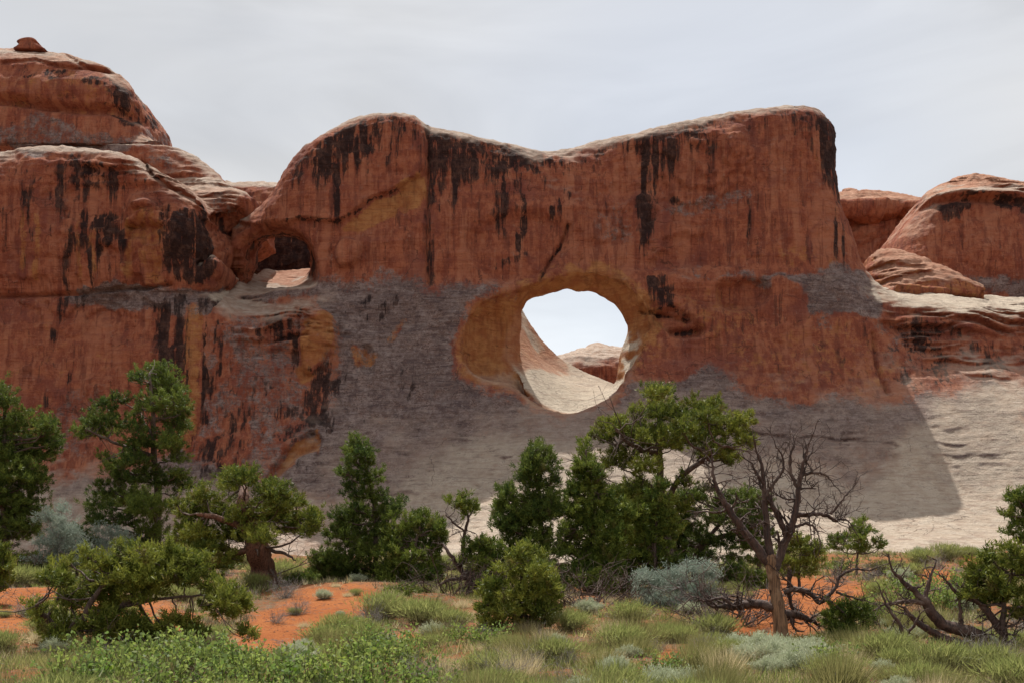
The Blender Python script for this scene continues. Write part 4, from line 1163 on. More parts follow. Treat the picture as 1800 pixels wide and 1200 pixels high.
T_CAT = 'tree'
tree('juniper_tree', 'dark green juniper cut by the left edge of the photo', T_CAT, 46,
     [(12, 1010, 9), (14, 950, 8), (8, 850, 7), (6, 760, 5), (5, 700, 3)],
     [(8, 700, 26, 22), (-15, 720, 30, 26), (28, 735, 30, 24), (70, 752, 24, 20), (88, 748, 12, 12), (55, 790, 34, 24), (85, 775, 16, 14), (10, 780, 36, 32), (-30, 770, 40, 50), (30, 830, 45, 26), (60, 850, 28, 20), (5, 870, 45, 30), (45, 890, 36, 24), (-35, 860, 45, 45), (10, 930, 45, 26), (50, 925, 30, 20), (-30, 940, 40, 40), (20, 800, 30, 24)],
     PINYON, 1, dens=.9, dead=6, size=1.15)
tree('juniper_tree', 'tallest juniper at the left, ragged dark green crown against the red wall', T_CAT, 47,
     [(276, 1015, 10), (274, 960, 9), (271, 880, 8.5), (268, 800, 7.5), (272, 720, 5), (264, 655, 2.5)],
     [(262, 645, 20, 15), (272, 638, 10, 10), (245, 657, 14, 13), (284, 672, 26, 20), (303, 700, 18, 18), (280, 715, 26, 20), (312, 718, 14, 14), (245, 700, 14, 12), (300, 740, 20, 18), (192, 714, 18, 15), (215, 704, 15, 11), (180, 735, 16, 14), (155, 738, 16, 12), (168, 755, 28, 13), (150, 762, 16, 10), (205, 745, 22, 14), (240, 745, 22, 18), (300, 775, 22, 18), (250, 775, 26, 20), (312, 802, 17, 15), (235, 800, 22, 18), (200, 815, 22, 12), (185, 800, 14, 9), (255, 835, 34, 22), (210, 842, 26, 14), (190, 862, 26, 14), (298, 845, 22, 18), (225, 872, 34, 18), (320, 832, 14, 9), (175, 885, 22, 14), (268, 890, 36, 20), (215, 912, 40, 16), (165, 915, 18, 12), (280, 930, 28, 18), (325, 850, 22, 10), (240, 955, 40, 18)],
     PINYON, 2, limbs=[[(269, 800, 4), (240, 790, 3.2), (205, 778, 2.4), (170, 760, 1.5)], [(271, 760, 3.2), (245, 740, 2.5), (225, 712, 1.4)]], dens=.9, dead=8, size=1.1)
tree('twisted_juniper', 'juniper with a thick twisted reddish trunk and a broad hanging crown behind the bare sand', T_CAT, 36.5,
     [(458, 1040, 22), (457, 1000, 20), (453, 960, 19), (446, 930, 17), (432, 890, 11), (425, 855, 6)],
     [(425, 833, 26, 14), (440, 845, 28, 16), (400, 845, 20, 14), (345, 885, 30, 17), (320, 900, 18, 13), (312, 885, 10, 9), (370, 872, 22, 14), (365, 900, 26, 15), (395, 895, 28, 16), (490, 868, 26, 16), (475, 855, 18, 11), (500, 890, 32, 18), (525, 880, 18, 13), (540, 905, 18, 14), (470, 900, 30, 18), (510, 920, 28, 16), (545, 925, 14, 14), (345, 930, 26, 16), (322, 920, 16, 12), (318, 940, 14, 9), (390, 935, 30, 18), (430, 935, 26, 22), (460, 940, 24, 16), (365, 960, 28, 15), (335, 955, 16, 9), (405, 975, 22, 14), (350, 980, 20, 11), (425, 900, 22, 18)],
     YELLOWED, 3, bark=M_SHRED, limbs=[[(450, 940, 8), (410, 915, 6), (365, 905, 3)], [(446, 930, 8), (480, 905, 5), (520, 895, 2.5)], [(440, 960, 6), (405, 975, 4.5), (370, 990, 2.5)]], dens=.95, dead=12, sides=14,
     extra_dead=[[(470, 965, 4), (500, 972, 3), (520, 985, 1)], [(500, 925, 2), (530, 928, 1.6), (552, 940, .8)], [(475, 1000, 3), (490, 1020, 2), (500, 1034, 1)]], flute=.16)
tree('spreading_juniper', 'low juniper sprawling over the sand in the left foreground', T_CAT, 22,
     [(82, 1190, 13), (95, 1150, 11), (110, 1120, 9), (150, 1085, 7), (215, 1065, 6), (290, 1050, 4), (360, 1045, 2.5)],
     [(230, 985, 34, 18), (250, 968, 20, 11), (275, 975, 22, 14), (312, 978, 26, 15), (340, 985, 18, 12), (185, 985, 16, 16), (200, 962, 8, 12), (165, 978, 8, 14), (160, 1010, 26, 15), (125, 1008, 14, 16), (100, 1020, 14, 11), (285, 1005, 36, 17), (240, 1015, 40, 17), (195, 1015, 24, 18), (150, 1040, 32, 18), (112, 1055, 18, 17), (175, 1065, 32, 16), (80, 1070, 14, 17), (70, 1105, 14, 16), (98, 1095, 22, 20), (250, 1045, 30, 13), (325, 1018, 24, 13), (345, 1000, 12, 10), (378, 1030, 18, 13), (405, 1042, 20, 16), (398, 1070, 26, 18), (428, 1060, 12, 13), (372, 1060, 16, 13), (160, 1105, 30, 18), (215, 1098, 32, 18), (245, 1118, 26, 18), (195, 1125, 24, 14), (310, 1092, 22, 14), (330, 1108, 22, 12), (285, 1105, 18, 10), (90, 1140, 22, 20), (100, 1172, 20, 18), (125, 1120, 16, 14), (190, 1085, 26, 13), (430, 1108, 10, 8)],
     YELLOWED, 4, limbs=[[(110, 1120, 8), (90, 1085, 5), (85, 1060, 3)], [(150, 1085, 6), (175, 1040, 4.5), (210, 1005, 3), (240, 985, 2)], [(215, 1065, 5), (260, 1035, 4), (300, 1000, 2)]], dens=1.0, dead=10, depth=.35, size=.82, fat=1.5)
tree('pinyon_tree', 'slender tall dark conifer standing at the back of the sand mound', T_CAT, 38.5,
     [(661, 1036, 7.5), (661, 990, 7), (658, 920, 6), (652, 860, 5), (643, 815, 3.5), (634, 775, 1.6)],
     [(632, 776, 14, 9), (625, 788, 12, 9), (640, 795, 15, 11), (617, 806, 10, 8), (630, 815, 16, 13), (650, 812, 12, 11), (608, 830, 12, 9), (630, 840, 20, 14), (655, 838, 14, 13), (673, 828, 8, 6), (622, 862, 16, 14), (645, 868, 20, 15), (668, 872, 14, 12), (690, 884, 16, 8), (704, 878, 8, 6), (676, 895, 16, 11), (620, 892, 16, 14), (648, 902, 26, 16), (690, 905, 14, 11), (592, 905, 14, 12), (606, 920, 20, 16), (640, 935, 28, 20), (682, 930, 18, 14), (585, 935, 16, 12), (605, 950, 26, 18), (650, 965, 26, 18), (690, 950, 16, 13), (620, 985, 28, 18), (650, 1000, 22, 14)],
     PINYON, 5, dens=1.0, dead=8, limbs=[[(658, 920, 3), (672, 905, 2.4), (700, 884, 1.2)]])
tree('juniper_shrub', 'dense dark round shrub at the left foot of the slender conifer', 'shrub', 38.9,
     [(592, 1035, 4), (592, 1015, 3), (590, 985, 2)],
     [(568, 982, 20, 16), (556, 998, 12, 14), (585, 978, 18, 11), (580, 1002, 26, 18), (606, 1003, 22, 16), (625, 1012, 24, 16), (600, 1020, 26, 12), (570, 1018, 16, 10), (640, 1022, 20, 10)],
     PINYON, 6, dens=1.25)
tree('juniper_tree', 'bushy juniper just right of the slender conifer, mid green', T_CAT, 37,
     [(722, 1045, 8), (724, 1010, 7), (728, 970, 5), (738, 925, 3)],
     [(718, 920, 18, 12), (742, 908, 14, 9), (752, 922, 16, 13), (772, 930, 9, 14), (700, 938, 18, 13), (732, 950, 28, 18), (765, 955, 14, 14), (690, 970, 22, 16), (725, 980, 30, 18), (760, 985, 16, 14), (695, 1000, 24, 14), (735, 1008, 24, 14), (680, 1015, 18, 10), (715, 1025, 24, 10)],
     JUNIPER, 7, dens=1.05, dead=8, fat=1.5)
tree('twisted_juniper', 'gnarled half-dead juniper with leaning black trunk, left of the round bush', T_CAT, 34.5,
     [(868, 1068, 6), (850, 1045, 6), (828, 1020, 6), (808, 998, 6), (792, 975, 5), (778, 955, 3)],
     [(815, 877, 16, 9), (800, 886, 12, 8), (833, 888, 10, 8), (820, 900, 15, 8), (790, 878, 7, 5), (830, 962, 20, 13), (850, 955, 14, 10), (858, 970, 18, 14), (880, 968, 10, 13), (845, 988, 18, 12), (868, 992, 14, 10), (820, 985, 12, 10)],
     JUNIPER, 8, limbs=[[(815, 1003, 4), (812, 960, 3.2), (818, 930, 3), (825, 905, 2)], [(818, 935, 2), (800, 920, 1.8), (785, 905, 1)]], dens=1.0, dead=22, bark=M_DEAD,
     extra_dead=[[(850, 1040, 3), (870, 1000, 2), (878, 975, 1.6), (872, 955, 1)], [(820, 1015, 3.5), (790, 1018, 3), (765, 1030, 2), (745, 1034, 1)], [(835, 1035, 3), (800, 1050, 2.4), (770, 1058, 1.6), (800, 1075, 1)], [(855, 1050, 2.5), (880, 1035, 2), (890, 1015, 1)]])
tree('juniper_shrub', 'rounded olive green juniper bush in the middle foreground', 'shrub', 25.5,
     [(910, 1130, 9), (912, 1090, 7), (914, 1040, 5), (925, 980, 3)],
     [(924, 962, 14, 9), (912, 978, 20, 14), (938, 975, 16, 14), (898, 1000, 26, 17), (942, 1002, 24, 17), (870, 1028, 24, 16), (858, 1045, 14, 12), (922, 1038, 32, 20), (964, 1028, 18, 18), (975, 1048, 10, 16), (858, 1062, 18, 15), (898, 1068, 32, 20), (948, 1068, 28, 18), (870, 1095, 26, 16), (918, 1100, 34, 16), (852, 1088, 13, 14), (880, 1118, 24, 11), (960, 1092, 18, 13), (845, 1110, 12, 12)],
     YELLOWED, 9, dens=1.1, dead=8, size=.85, fat=1.15)
tree('juniper_tree', 'upright dark juniper with a pointed stepped crown, left of the tree trio', T_CAT, 36,
     [(958, 1040, 8), (956, 985, 7), (952, 920, 6), (947, 850, 4), (945, 805, 2)],
     [(932, 803, 10, 15), (936, 790, 7, 7), (956, 798, 10, 14), (944, 822, 22, 12), (966, 818, 10, 9), (973, 843, 7, 7), (944, 845, 20, 13), (926, 836, 10, 9), (958, 865, 18, 14), (915, 842, 7, 6), (932, 868, 12, 10), (886, 862, 10, 11), (892, 878, 14, 13), (880, 892, 10, 13), (905, 892, 20, 15), (895, 918, 18, 15), (928, 905, 20, 15), (955, 898, 18, 15), (970, 885, 10, 14), (924, 936, 20, 15), (902, 945, 13, 12), (953, 938, 20, 15), (942, 968, 22, 15), (972, 962, 13, 12), (905, 968, 12, 10), (930, 995, 18, 11), (965, 995, 16, 10)],
     PINYON, 10, dens=1.0, dead=14, fat=1.75)
tree('juniper_tree', 'upright green juniper with a narrow spire top, in front of the tallest pinyon', T_CAT, 36.6,
     [(1042, 1040, 8), (1042, 980, 7), (1037, 900, 6), (1032, 830, 4), (1029, 790, 1.8)],
     [(1029, 792, 6, 13), (1029, 813, 11, 12), (1015, 825, 6, 10), (1040, 830, 10, 9), (1022, 848, 17, 13), (1048, 845, 12, 12), (1003, 862, 9, 12), (1035, 876, 22, 15), (1065, 868, 14, 12), (1008, 895, 17, 14), (1050, 905, 22, 15), (1082, 900, 14, 14), (1104, 900, 9, 12), (1018, 930, 20, 15), (1056, 942, 24, 15), (1092, 932, 15, 13), (1000, 932, 9, 11), (1013, 965, 20, 13), (1048, 978, 24, 15), (1088, 966, 20, 14), (995, 965, 9, 8), (1020, 1000, 18, 11), (1070, 1003, 20, 11)],
     JUNIPER, 11, dens=1.0, dead=16, fat=1.85)
tree('pinyon_tree', 'tallest pinyon pine, high spreading crown in several masses below the big arch', T_CAT, 40,
     [(1185, 1040, 12), (1176, 980, 11), (1168, 910, 10), (1160, 840, 9), (1160, 785, 7), (1155, 730, 3)],
     [(1150, 697, 18, 10), (1166, 704, 16, 11), (1132, 722, 14, 14), (1162, 726, 20, 13), (1190, 730, 15, 13), (1206, 716, 8, 8), (1128, 752, 13, 14), (1155, 755, 20, 13), (1186, 755, 18, 14), (1142, 782, 18, 11), (1170, 785, 16, 10), (1120, 775, 9, 9),
      (1075, 742, 15, 10), (1092, 738, 12, 9), (1058, 757, 14, 9), (1085, 760, 14, 8), (1045, 766, 8, 5), (1068, 770, 11, 6), (1240, 716, 15, 11), (1222, 736, 15, 12), (1256, 732, 16, 12), (1294, 742, 15, 11), (1310, 733, 8, 7), (1280, 758, 20, 12), (1240, 756, 20, 13), (1304, 772, 12, 11), (1264, 780, 22, 13), (1294, 795, 13, 9), (1225, 782, 14, 9), (1243, 802, 13, 8), (1280, 812, 10, 6), (1208, 762, 12, 12),
      (1098, 800, 28, 12), (1128, 825, 20, 13), (1080, 815, 16, 11), (1118, 855, 24, 14), (1158, 868, 22, 14), (1200, 848, 13, 11), (1108, 890, 26, 15), (1152, 900, 26, 15), (1138, 935, 26, 15), (1184, 925, 18, 13), (1197, 892, 13, 10), (1150, 965, 22, 12), (1100, 945, 18, 12)],
     YELLOWED, 12, fat=1.6, limbs=[[(1160, 800, 5), (1125, 792, 4.5), (1098, 782, 3.5), (1075, 762, 2)], [(1166, 890, 6), (1190, 845, 5), (1225, 815, 4.5), (1262, 790, 3)], [(1225, 815, 3.5), (1235, 780, 2.5), (1240, 740, 1.5)], [(1165, 880, 5), (1140, 855, 4), (1110, 835, 2.5)]], dens=.95, dead=18)
tree('pinyon_tree', 'dark leaning pinyon with a crooked limb, between the tallest pinyon and the dead tree', T_CAT, 41.5,
     [(1225, 1030, 9), (1222, 985, 8), (1232, 955, 7), (1262, 925, 5), (1275, 895, 3)],
     [(1285, 876, 16, 12), (1308, 870, 15, 11), (1330, 885, 11, 12), (1262, 878, 14, 10), (1290, 900, 22, 13), (1322, 910, 15, 12), (1300, 930, 20, 13), (1254, 915, 16, 12), (1232, 945, 18, 12), (1270, 955, 22, 12), (1308, 955, 18, 11), (1240, 858, 13, 8), (1218, 870, 11, 8), (1240, 975, 18, 10), (1290, 980, 18, 10)],
     PINYON, 13, dens=1.0, dead=24, fat=1.5, limbs=[[(1228, 965, 6), (1260, 945, 5.5), (1300, 935, 4), (1330, 920, 2)]])
tree('juniper_tree', 'bright green juniper cut by the right edge, above the fallen dead juniper', T_CAT, 22,
     [(1765, 1150, 10), (1760, 1110, 9), (1765, 1060, 7), (1775, 1010, 4)],
     [(1788, 962, 18, 11), (1765, 978, 20, 12), (1738, 975, 14, 11), (1720, 1000, 20, 13), (1712, 1015, 14, 12), (1758, 1008, 28, 15), (1798, 995, 28, 18), (1740, 1030, 24, 13), (1712, 1042, 14, 9), (1752, 1048, 28, 13), (1792, 1042, 26, 15), (1830, 1000, 30, 30), (1840, 1050, 30, 26), (1805, 1080, 20, 12), (1850, 970, 26, 20)],
     YELLOWED, 14, dens=1.0, dead=8, size=.82, depth=.5)
tree('juniper_tree', 'small juniper high on the right edge, thin crown against the sunlit slickrock', T_CAT, 33,
     [(1812, 1030, 6), (1808, 985, 5), (1806, 930, 4), (1798, 885, 2)],
     [(1783, 871, 13, 9), (1797, 885, 16, 11), (1773, 900, 9, 7), (1812, 872, 18, 16), (1790, 925, 15, 8), (1772, 935, 10, 6), (1815, 910, 22, 18), (1795, 945, 12, 7), (1835, 890, 20, 20), (1830, 940, 22, 14)],
     JUNIPER, 15, dens=1.0, dead=10)
tree('juniper_shrub', 'small spiky young conifer alone at the foot of the sunlit slickrock', 'shrub', 50,
     [(1505, 990, 3), (1508, 960, 2.4), (1518, 915, 1.2)],
     [(1519, 913, 9, 6), (1512, 928, 12, 8), (1502, 942, 15, 9), (1530, 932, 9, 6), (1480, 948, 14, 9), (1470, 962, 14, 7), (1540, 950, 10, 6), (1500, 962, 20, 9), (1527, 960, 13, 7), (1552, 960, 7, 5), (1465, 945, 7, 6)],
     JUNIPER, 16, dens=.9, size=1.1)
tree('juniper_shrub', 'dark low bush on the sand just right of the dead tree', 'shrub', 25.3,
     [(1490, 1125, 4), (1490, 1095, 3), (1492, 1065, 2)],
     [(1470, 1070, 18, 13), (1500, 1062, 18, 12), (1456, 1088, 12, 13), (1485, 1090, 24, 14), (1515, 1078, 14, 13), (1472, 1106, 16, 10), (1510, 1102, 20, 11), (1530, 1090, 9, 9)],
     JUNIPER, 17, dens=.85, size=.85, dead=6)
tree('juniper_shrub', 'green bush cut by the left edge, in front of the dark edge juniper', 'shrub', 31,
     [(-5, 1075, 5), (-4, 1030, 4), (-2, 985, 2)],
     [(0, 968, 12, 12), (-12, 985, 16, 20), (6, 995, 12, 15), (-5, 1015, 18, 14), (-25, 1000, 18, 25), (8, 1030, 8, 8)],
     YELLOWED, 18, dens=1.1)
tree('juniper_shrub', 'fresh green bush on the slope right of the sand mound', 'shrub', 33,
     [(715, 1075, 4), (716, 1055, 3), (718, 1040, 2)],
     [(690, 1045, 16, 10), (715, 1040, 18, 10), (742, 1050, 16, 11), (700, 1060, 22, 11), (730, 1065, 22, 10), (672, 1055, 10, 9), (755, 1065, 12, 8)],
     JUNIPER, 19, dens=1.1)
tree('silver_shrub', 'tall pale silvery shrub with open grey twigs between the two left junipers', 'shrub', 43,
     [(108, 1015, 4), (106, 985, 3), (102, 945, 2)],
     [(104, 892, 12, 10), (85, 908, 15, 10), (115, 915, 18, 13), (95, 930, 20, 12), (130, 935, 16, 12), (78, 950, 16, 9), (110, 955, 24, 12), (140, 960, 16, 10), (92, 975, 22, 11), (125, 985, 22, 10), (68, 980, 14, 8)],
     SILVER, 20, dens=1.3, dead=18, bark=M_TWIG, size=1.2, crown='foliage')
tree('silver_shrub', 'faint dusty green shrub in the shade below the tallest left juniper', 'shrub', 44,
     [(195, 1015, 3), (194, 985, 2.4), (192, 950, 1.5)],
     [(175, 930, 12, 8), (195, 935, 18, 10), (222, 945, 14, 9), (182, 955, 20, 11), (210, 965, 20, 11), (190, 980, 22, 11)],
     SILVER, 21, dens=1.0, dead=14, bark=M_TWIG, size=1.1, crown='foliage')
tree('silver_shrub', 'broad rounded silver green shrub at the foot of the tallest pinyon', 'shrub', 31,
     [(1195, 1095, 6), (1195, 1065, 4.5), (1198, 1025, 2.5)],
     [(1178, 1008, 18, 12), (1212, 998, 20, 11), (1245, 1006, 15, 13), (1150, 1020, 20, 13), (1130, 1012, 11, 9), (1200, 1028, 30, 16), (1240, 1040, 20, 16), (1142, 1045, 20, 14), (1172, 1060, 26, 14), (1212, 1062, 28, 14), (1248, 1064, 13, 12), (1128, 1064, 13, 11), (1165, 1082, 24, 10), (1208, 1086, 26, 10)],
     SILVER, 22, dens=2.2, dead=20, bark=M_TWIG, crown='foliage')

# the darker trees that close the belt behind
tree('juniper_tree', 'dark low juniper behind the tall pinyon trunk, left side', T_CAT, 43.5,
     [(1110, 1020, 7), (1108, 980, 6), (1104, 920, 4)],
     [(1085, 880, 16, 12), (1110, 870, 18, 13), (1130, 885, 16, 12), (1080, 905, 20, 14), (1115, 905, 24, 15), (1090, 935, 24, 15), (1125, 938, 22, 15), (1075, 962, 20, 12), (1110, 968, 26, 14), (1138, 975, 18, 11), (1090, 992, 22, 10)],
     PINYON, 31, dens=1.0, dead=14, fat=1.7)
tree('juniper_tree', 'ragged mid green juniper in front of the tallest pinyon trunk', T_CAT, 37.4,
     [(1150, 1040, 7), (1150, 990, 6), (1154, 930, 4), (1160, 870, 2)],
     [(1160, 852, 10, 10), (1150, 872, 14, 11), (1172, 880, 13, 10), (1138, 895, 16, 12), (1165, 905, 18, 12), (1128, 920, 16, 12), (1155, 930, 20, 13), (1182, 925, 13, 10), (1135, 952, 20, 13), (1168, 958, 20, 12), (1120, 975, 16, 11), (1150, 982, 22, 12), (1180, 985, 14, 10), (1140, 1005, 20, 9)],
     JUNIPER, 41, dens=1.0, dead=14, fat=1.4)
tree('juniper_tree', 'dark juniper behind the tall pinyon trunk, right side', T_CAT, 44.5,
     [(1205, 1018, 7), (1203, 975, 6), (1200, 920, 4)],
     [(1190, 880, 14, 11), (1212, 872, 14, 11), (1185, 905, 18, 13), (1218, 900, 18, 13), (1198, 930, 24, 14), (1225, 935, 16, 12), (1182, 952, 18, 12), (1210, 962, 24, 13), (1190, 985, 22, 11), (1226, 985, 16, 10)],
     PINYON, 32, dens=1.0, dead=14, fat=1.6)
tree('juniper_tree', 'dark juniper half hidden behind the limbs of the bare dead tree', T_CAT, 45,
     [(1335, 1015, 6), (1333, 970, 5), (1330, 910, 3)],
     [(1320, 868, 14, 10), (1338, 880, 14, 11), (1310, 895, 16, 12), (1340, 905, 18, 12), (1318, 925, 20, 13), (1345, 935, 14, 11), (1322, 955, 22, 12), (1350, 965, 14, 10), (1330, 985, 20, 10)],
     PINYON, 33, dens=1.0, dead=8)
tree('juniper_shrub', 'low dark juniper bush in the shade between the two left junipers', 'shrub', 45,
     [(135, 1015, 4), (135, 990, 3), (136, 960, 2)],
     [(110, 940, 14, 10), (140, 935, 18, 12), (165, 950, 18, 11), (120, 965, 22, 12), (155, 975, 24, 12), (100, 985, 16, 10), (135, 990, 24, 10)],
     PINYON, 34, dens=1.1)
tree('juniper_shrub', 'broad dark juniper bush behind the sprawling juniper, left of the thick red trunk', 'shrub', 40,
     [(345, 1030, 5), (345, 1005, 4), (346, 980, 2)],
     [(310, 965, 18, 12), (340, 955, 22, 13), (372, 962, 20, 13), (295, 985, 18, 12), (330, 985, 26, 14), (370, 988, 24, 13), (400, 990, 16, 11), (345, 1008, 30, 10)],
     PINYON, 35, dens=1.05)
tree('juniper_shrub', 'bright green bush in the hollow behind the dead tree trunk', 'shrub', 38,
     [(1405, 1035, 4), (1405, 1010, 3), (1406, 975, 2)],
     [(1385, 962, 14, 10), (1408, 950, 16, 11), (1430, 965, 15, 11), (1390, 985, 20, 11), (1425, 988, 20, 11), (1405, 1005, 24, 10)],
     YELLOWED, 36, dens=1.0)
tree('juniper_shrub', 'dusky green bush between the gnarled juniper and the pointed stepped juniper', 'shrub', 39,
     [(895, 1035, 4), (895, 1010, 3), (896, 985, 2)],
     [(880, 985, 15, 11), (900, 975, 14, 11), (915, 990, 14, 11), (885, 1005, 20, 11), (910, 1010, 18, 10), (870, 1012, 12, 9)],
     PINYON, 37, dens=1.05)

# low dark bushes that close the gaps under the trees
for i, (px, Y, w_, h_, lab) in enumerate((
    (700, 38.2, 60, 34, 'low dark bush under the slender tall conifer, right side'), (760, 36.2, 50, 32, 'low dark bush under the bushy juniper right of the slender conifer'),
    (965, 34.5, 55, 40, 'low dark bush at the foot of the pointed stepped juniper'), (1045, 35, 60, 42, 'low dark bush at the foot of the narrow spired juniper'),
    (1100, 37.5, 60, 44, 'low dark bush left of the tallest pinyon trunk, over the dead brush'), (1165, 38.5, 55, 40, 'low dark bush at the foot of the tallest pinyon trunk'),
    (1270, 38, 60, 44, 'low dark bush under the leaning pinyon'), (1325, 36, 50, 40, 'low dark bush left of the dead tree trunk, behind its long limb'),
    (250, 46, 80, 40, 'low dark bush under the tallest left juniper'), (45, 44, 90, 44, 'low dark bush under the left edge juniper'),
    (525, 37.5, 50, 20, 'small bush at the crest of the sand, right of the thick red trunk'), (840, 36.5, 50, 32, 'low dark bush under the gnarled juniper'))):
    rr = np.random.default_rng(900 + i)
    gy = HY - (float(ground_z((px - CX) / F_PX * Y, Y)) - CAM_Z) / Y * F_PX
    pads = [(px + rr.uniform(-.5, .5) * w_, gy - rr.uniform(.12, .9) * h_, rr.uniform(.16, .30) * w_, rr.uniform(.16, .28) * h_ + 3) for _ in range(9)]
    tree('juniper_shrub', lab, 'shrub', Y, [(px, gy, 3), (px + 1, gy - h_ * .4, 2.4), (px, gy - h_ * .8, 1.5)], pads, (PINYON, JUNIPER)[i % 2], 60 + i, dens=1.0, dead=8, fat=1.2)

# ---------------- bare and dead wood
def dead_tree(name, label, cat, Y, parts, seed, twig=1.0, lift=0.0, twiglen=.5):
    """parts: list of (part name, material, [limbs]); a limb is (px, row, half width px) points"""
    rng = np.random.default_rng(seed)
    m = Y / F_PX
    a0 = parts[0][2][0][0]
    base = plant_base(a0[0], Y)
    root = thing(name, base, label, cat)
    first = True
    for pname, mat, limbs in parts:
        w = Wood()
        for lb in limbs:
            dy = rng.normal(0, 1) * .30
            lp = []
            for i, (a, b, _) in enumerate(lb):
                q = P(a, b, Y) - base
                q[1] = (0 if first else dy) * i / max(1, len(lb) - 1) * (1.2 if len(lb) > 3 else .6)
                lp.append(q)
            if first: lp[0][2] = -.15
            cc, rr = w.limb(lp, [x[2] * m for x in lb], 10 if first else 7, .008, rng, 6, .07)
            if pname != 'trunk':
                for k in range(3, len(cc), 2):
                    if rng.uniform() < .8 * twig:
                        d = unit(rng.standard_normal(3) + np.array((0, 0, lift)) + unit(cc[k] - cc[k - 1]) * .6)
                        twigs(w, cc[k], d, twiglen * rng.uniform(.4, 1.1), max(.008, rr[k] * .42), 2, rng, .75, lift * .4)
                twigs(w, cc[-1], unit(cc[-1] - cc[-3]), twiglen * .8, max(.008, rr[-1]), 2, rng, .7, lift * .4)
            first = False
        w.object(pname, mat, root)
    return root

dead_tree('dead_tree', 'tall bare dead tree with forked red brown limbs and a pale stripped trunk', 'dead tree', 25.2, [
    ('trunk', M_BARE, [[(1374, 1120, 16), (1369, 1075, 12.5), (1362, 1030, 11), (1356, 995, 11.5), (1354, 978, 11)]]),
    ('limb', M_DEAD, [[(1352, 990, 9), (1330, 960, 8), (1302, 925, 6.6), (1280, 893, 5.5), (1263, 865, 4.2), (1254, 840, 3), (1252, 818, 1.8)], [(1280, 893, 3), (1262, 900, 2.2), (1238, 898, 1.2)]]),
    ('limb', M_DEAD, [[(1356, 985, 8), (1349, 940, 6.5), (1346, 900, 5.5), (1344, 860, 4.4), (1340, 820, 3.2), (1332, 795, 1.8)], [(1345, 872, 3.4), (1362, 845, 3), (1375, 825, 2.4), (1372, 800, 1.6), (1360, 782, 1)], [(1343, 850, 3), (1328, 828, 2.4), (1318, 810, 1.4)]]),
    ('limb', M_DEAD, [[(1362, 1000, 10), (1376, 965, 8.5), (1390, 930, 7.2), (1400, 895, 6.2), (1405, 855, 5), (1412, 815, 3.5), (1420, 785, 1.8)], [(1384, 945, 5.5), (1370, 912, 5), (1357, 885, 4.2), (1350, 868, 3)], [(1405, 860, 3.4), (1392, 835, 3), (1390, 805, 2.2), (1398, 780, 1.2)],
                      [(1408, 835, 3), (1432, 830, 2.6), (1452, 833, 2), (1466, 845, 1)], [(1412, 815, 2.4), (1428, 795, 1.8), (1436, 772, 1)]]),
    ('limb', M_DEAD, [[(1399, 905, 5), (1428, 903, 4), (1452, 904, 3.4), (1470, 914, 2.8), (1482, 912, 2), (1495, 914, 1.2)], [(1460, 903, 2.4), (1474, 885, 2), (1488, 864, 1)], [(1398, 925, 3), (1418, 920, 2.4), (1432, 928, 1.8), (1440, 948, 1)]]),
    ('limb', M_DEAD, [[(1366, 1070, 8), (1335, 1060, 8), (1310, 1062, 7.5), (1290, 1065, 6.5), (1272, 1064, 4)], [(1290, 1065, 3.5), (1268, 1050, 3), (1240, 1056, 2.4), (1220, 1048, 1.6), (1203, 1062, 1)]]),
    ('limb', M_DEAD, [[(1376, 1078, 8), (1405, 1080, 6.5), (1425, 1088, 5), (1446, 1098, 2)], [(1378, 1040, 5), (1400, 1034, 5), (1425, 1042, 4.4), (1440, 1058, 4), (1455, 1046, 3.2), (1470, 1030, 3), (1475, 1012, 2.6), (1500, 1000, 2.2), (1530, 1003, 1)], [(1470, 1040, 2.4), (1490, 1047, 2), (1515, 1055, 1)], [(1388, 1000, 4), (1390, 1045, 3.5), (1400, 1078, 2.5)]])],
    5, 2.2, .3, .55)
dead_tree('fallen_juniper', 'fallen dead juniper with dark twisting limbs on the green slope at the right', 'dead tree', 22, [
    ('trunk', M_DEAD, [[(1755, 1138, 12), (1720, 1118, 11), (1685, 1105, 10), (1655, 1095, 9), (1635, 1072, 8), (1625, 1052, 7)]]),
    ('limb', M_DEAD, [[(1625, 1055, 6), (1600, 1032, 4.8), (1582, 1018, 3.6), (1565, 1000, 2)], [(1625, 1052, 5), (1633, 1030, 4), (1640, 1008, 2.4)], [(1628, 1060, 5), (1600, 1056, 4), (1575, 1057, 3.4), (1555, 1060, 2)]]),
    ('limb', M_DEAD, [[(1710, 1132, 8), (1670, 1126, 8), (1640, 1112, 7), (1610, 1094, 5.5), (1592, 1078, 4), (1582, 1066, 2.4)]]),
    ('limb', M_DEAD, [[(1762, 1110, 8), (1745, 1085, 7), (1725, 1060, 6), (1705, 1050, 5), (1686, 1042, 4), (1672, 1024, 2)], [(1690, 1095, 4), (1688, 1070, 3), (1686, 1050, 1.6)]])],
    9, .8, .2, .4)
dead_tree('dead_branch', 'thin upright dead branches standing left of the fallen juniper', 'dead wood', 21, [
    ('limb', M_DEAD, [[(1598, 1140, 4), (1590, 1118, 3.6), (1578, 1092, 3), (1560, 1065, 2.4), (1548, 1040, 1.2)], [(1590, 1118, 3), (1605, 1095, 2.4), (1612, 1078, 1.2)], [(1592, 1128, 3), (1565, 1120, 2.2), (1548, 1102, 1.2)], [(1595, 1130, 3), (1570, 1140, 2), (1552, 1132, 1)]])], 11, .9, .3, .3)
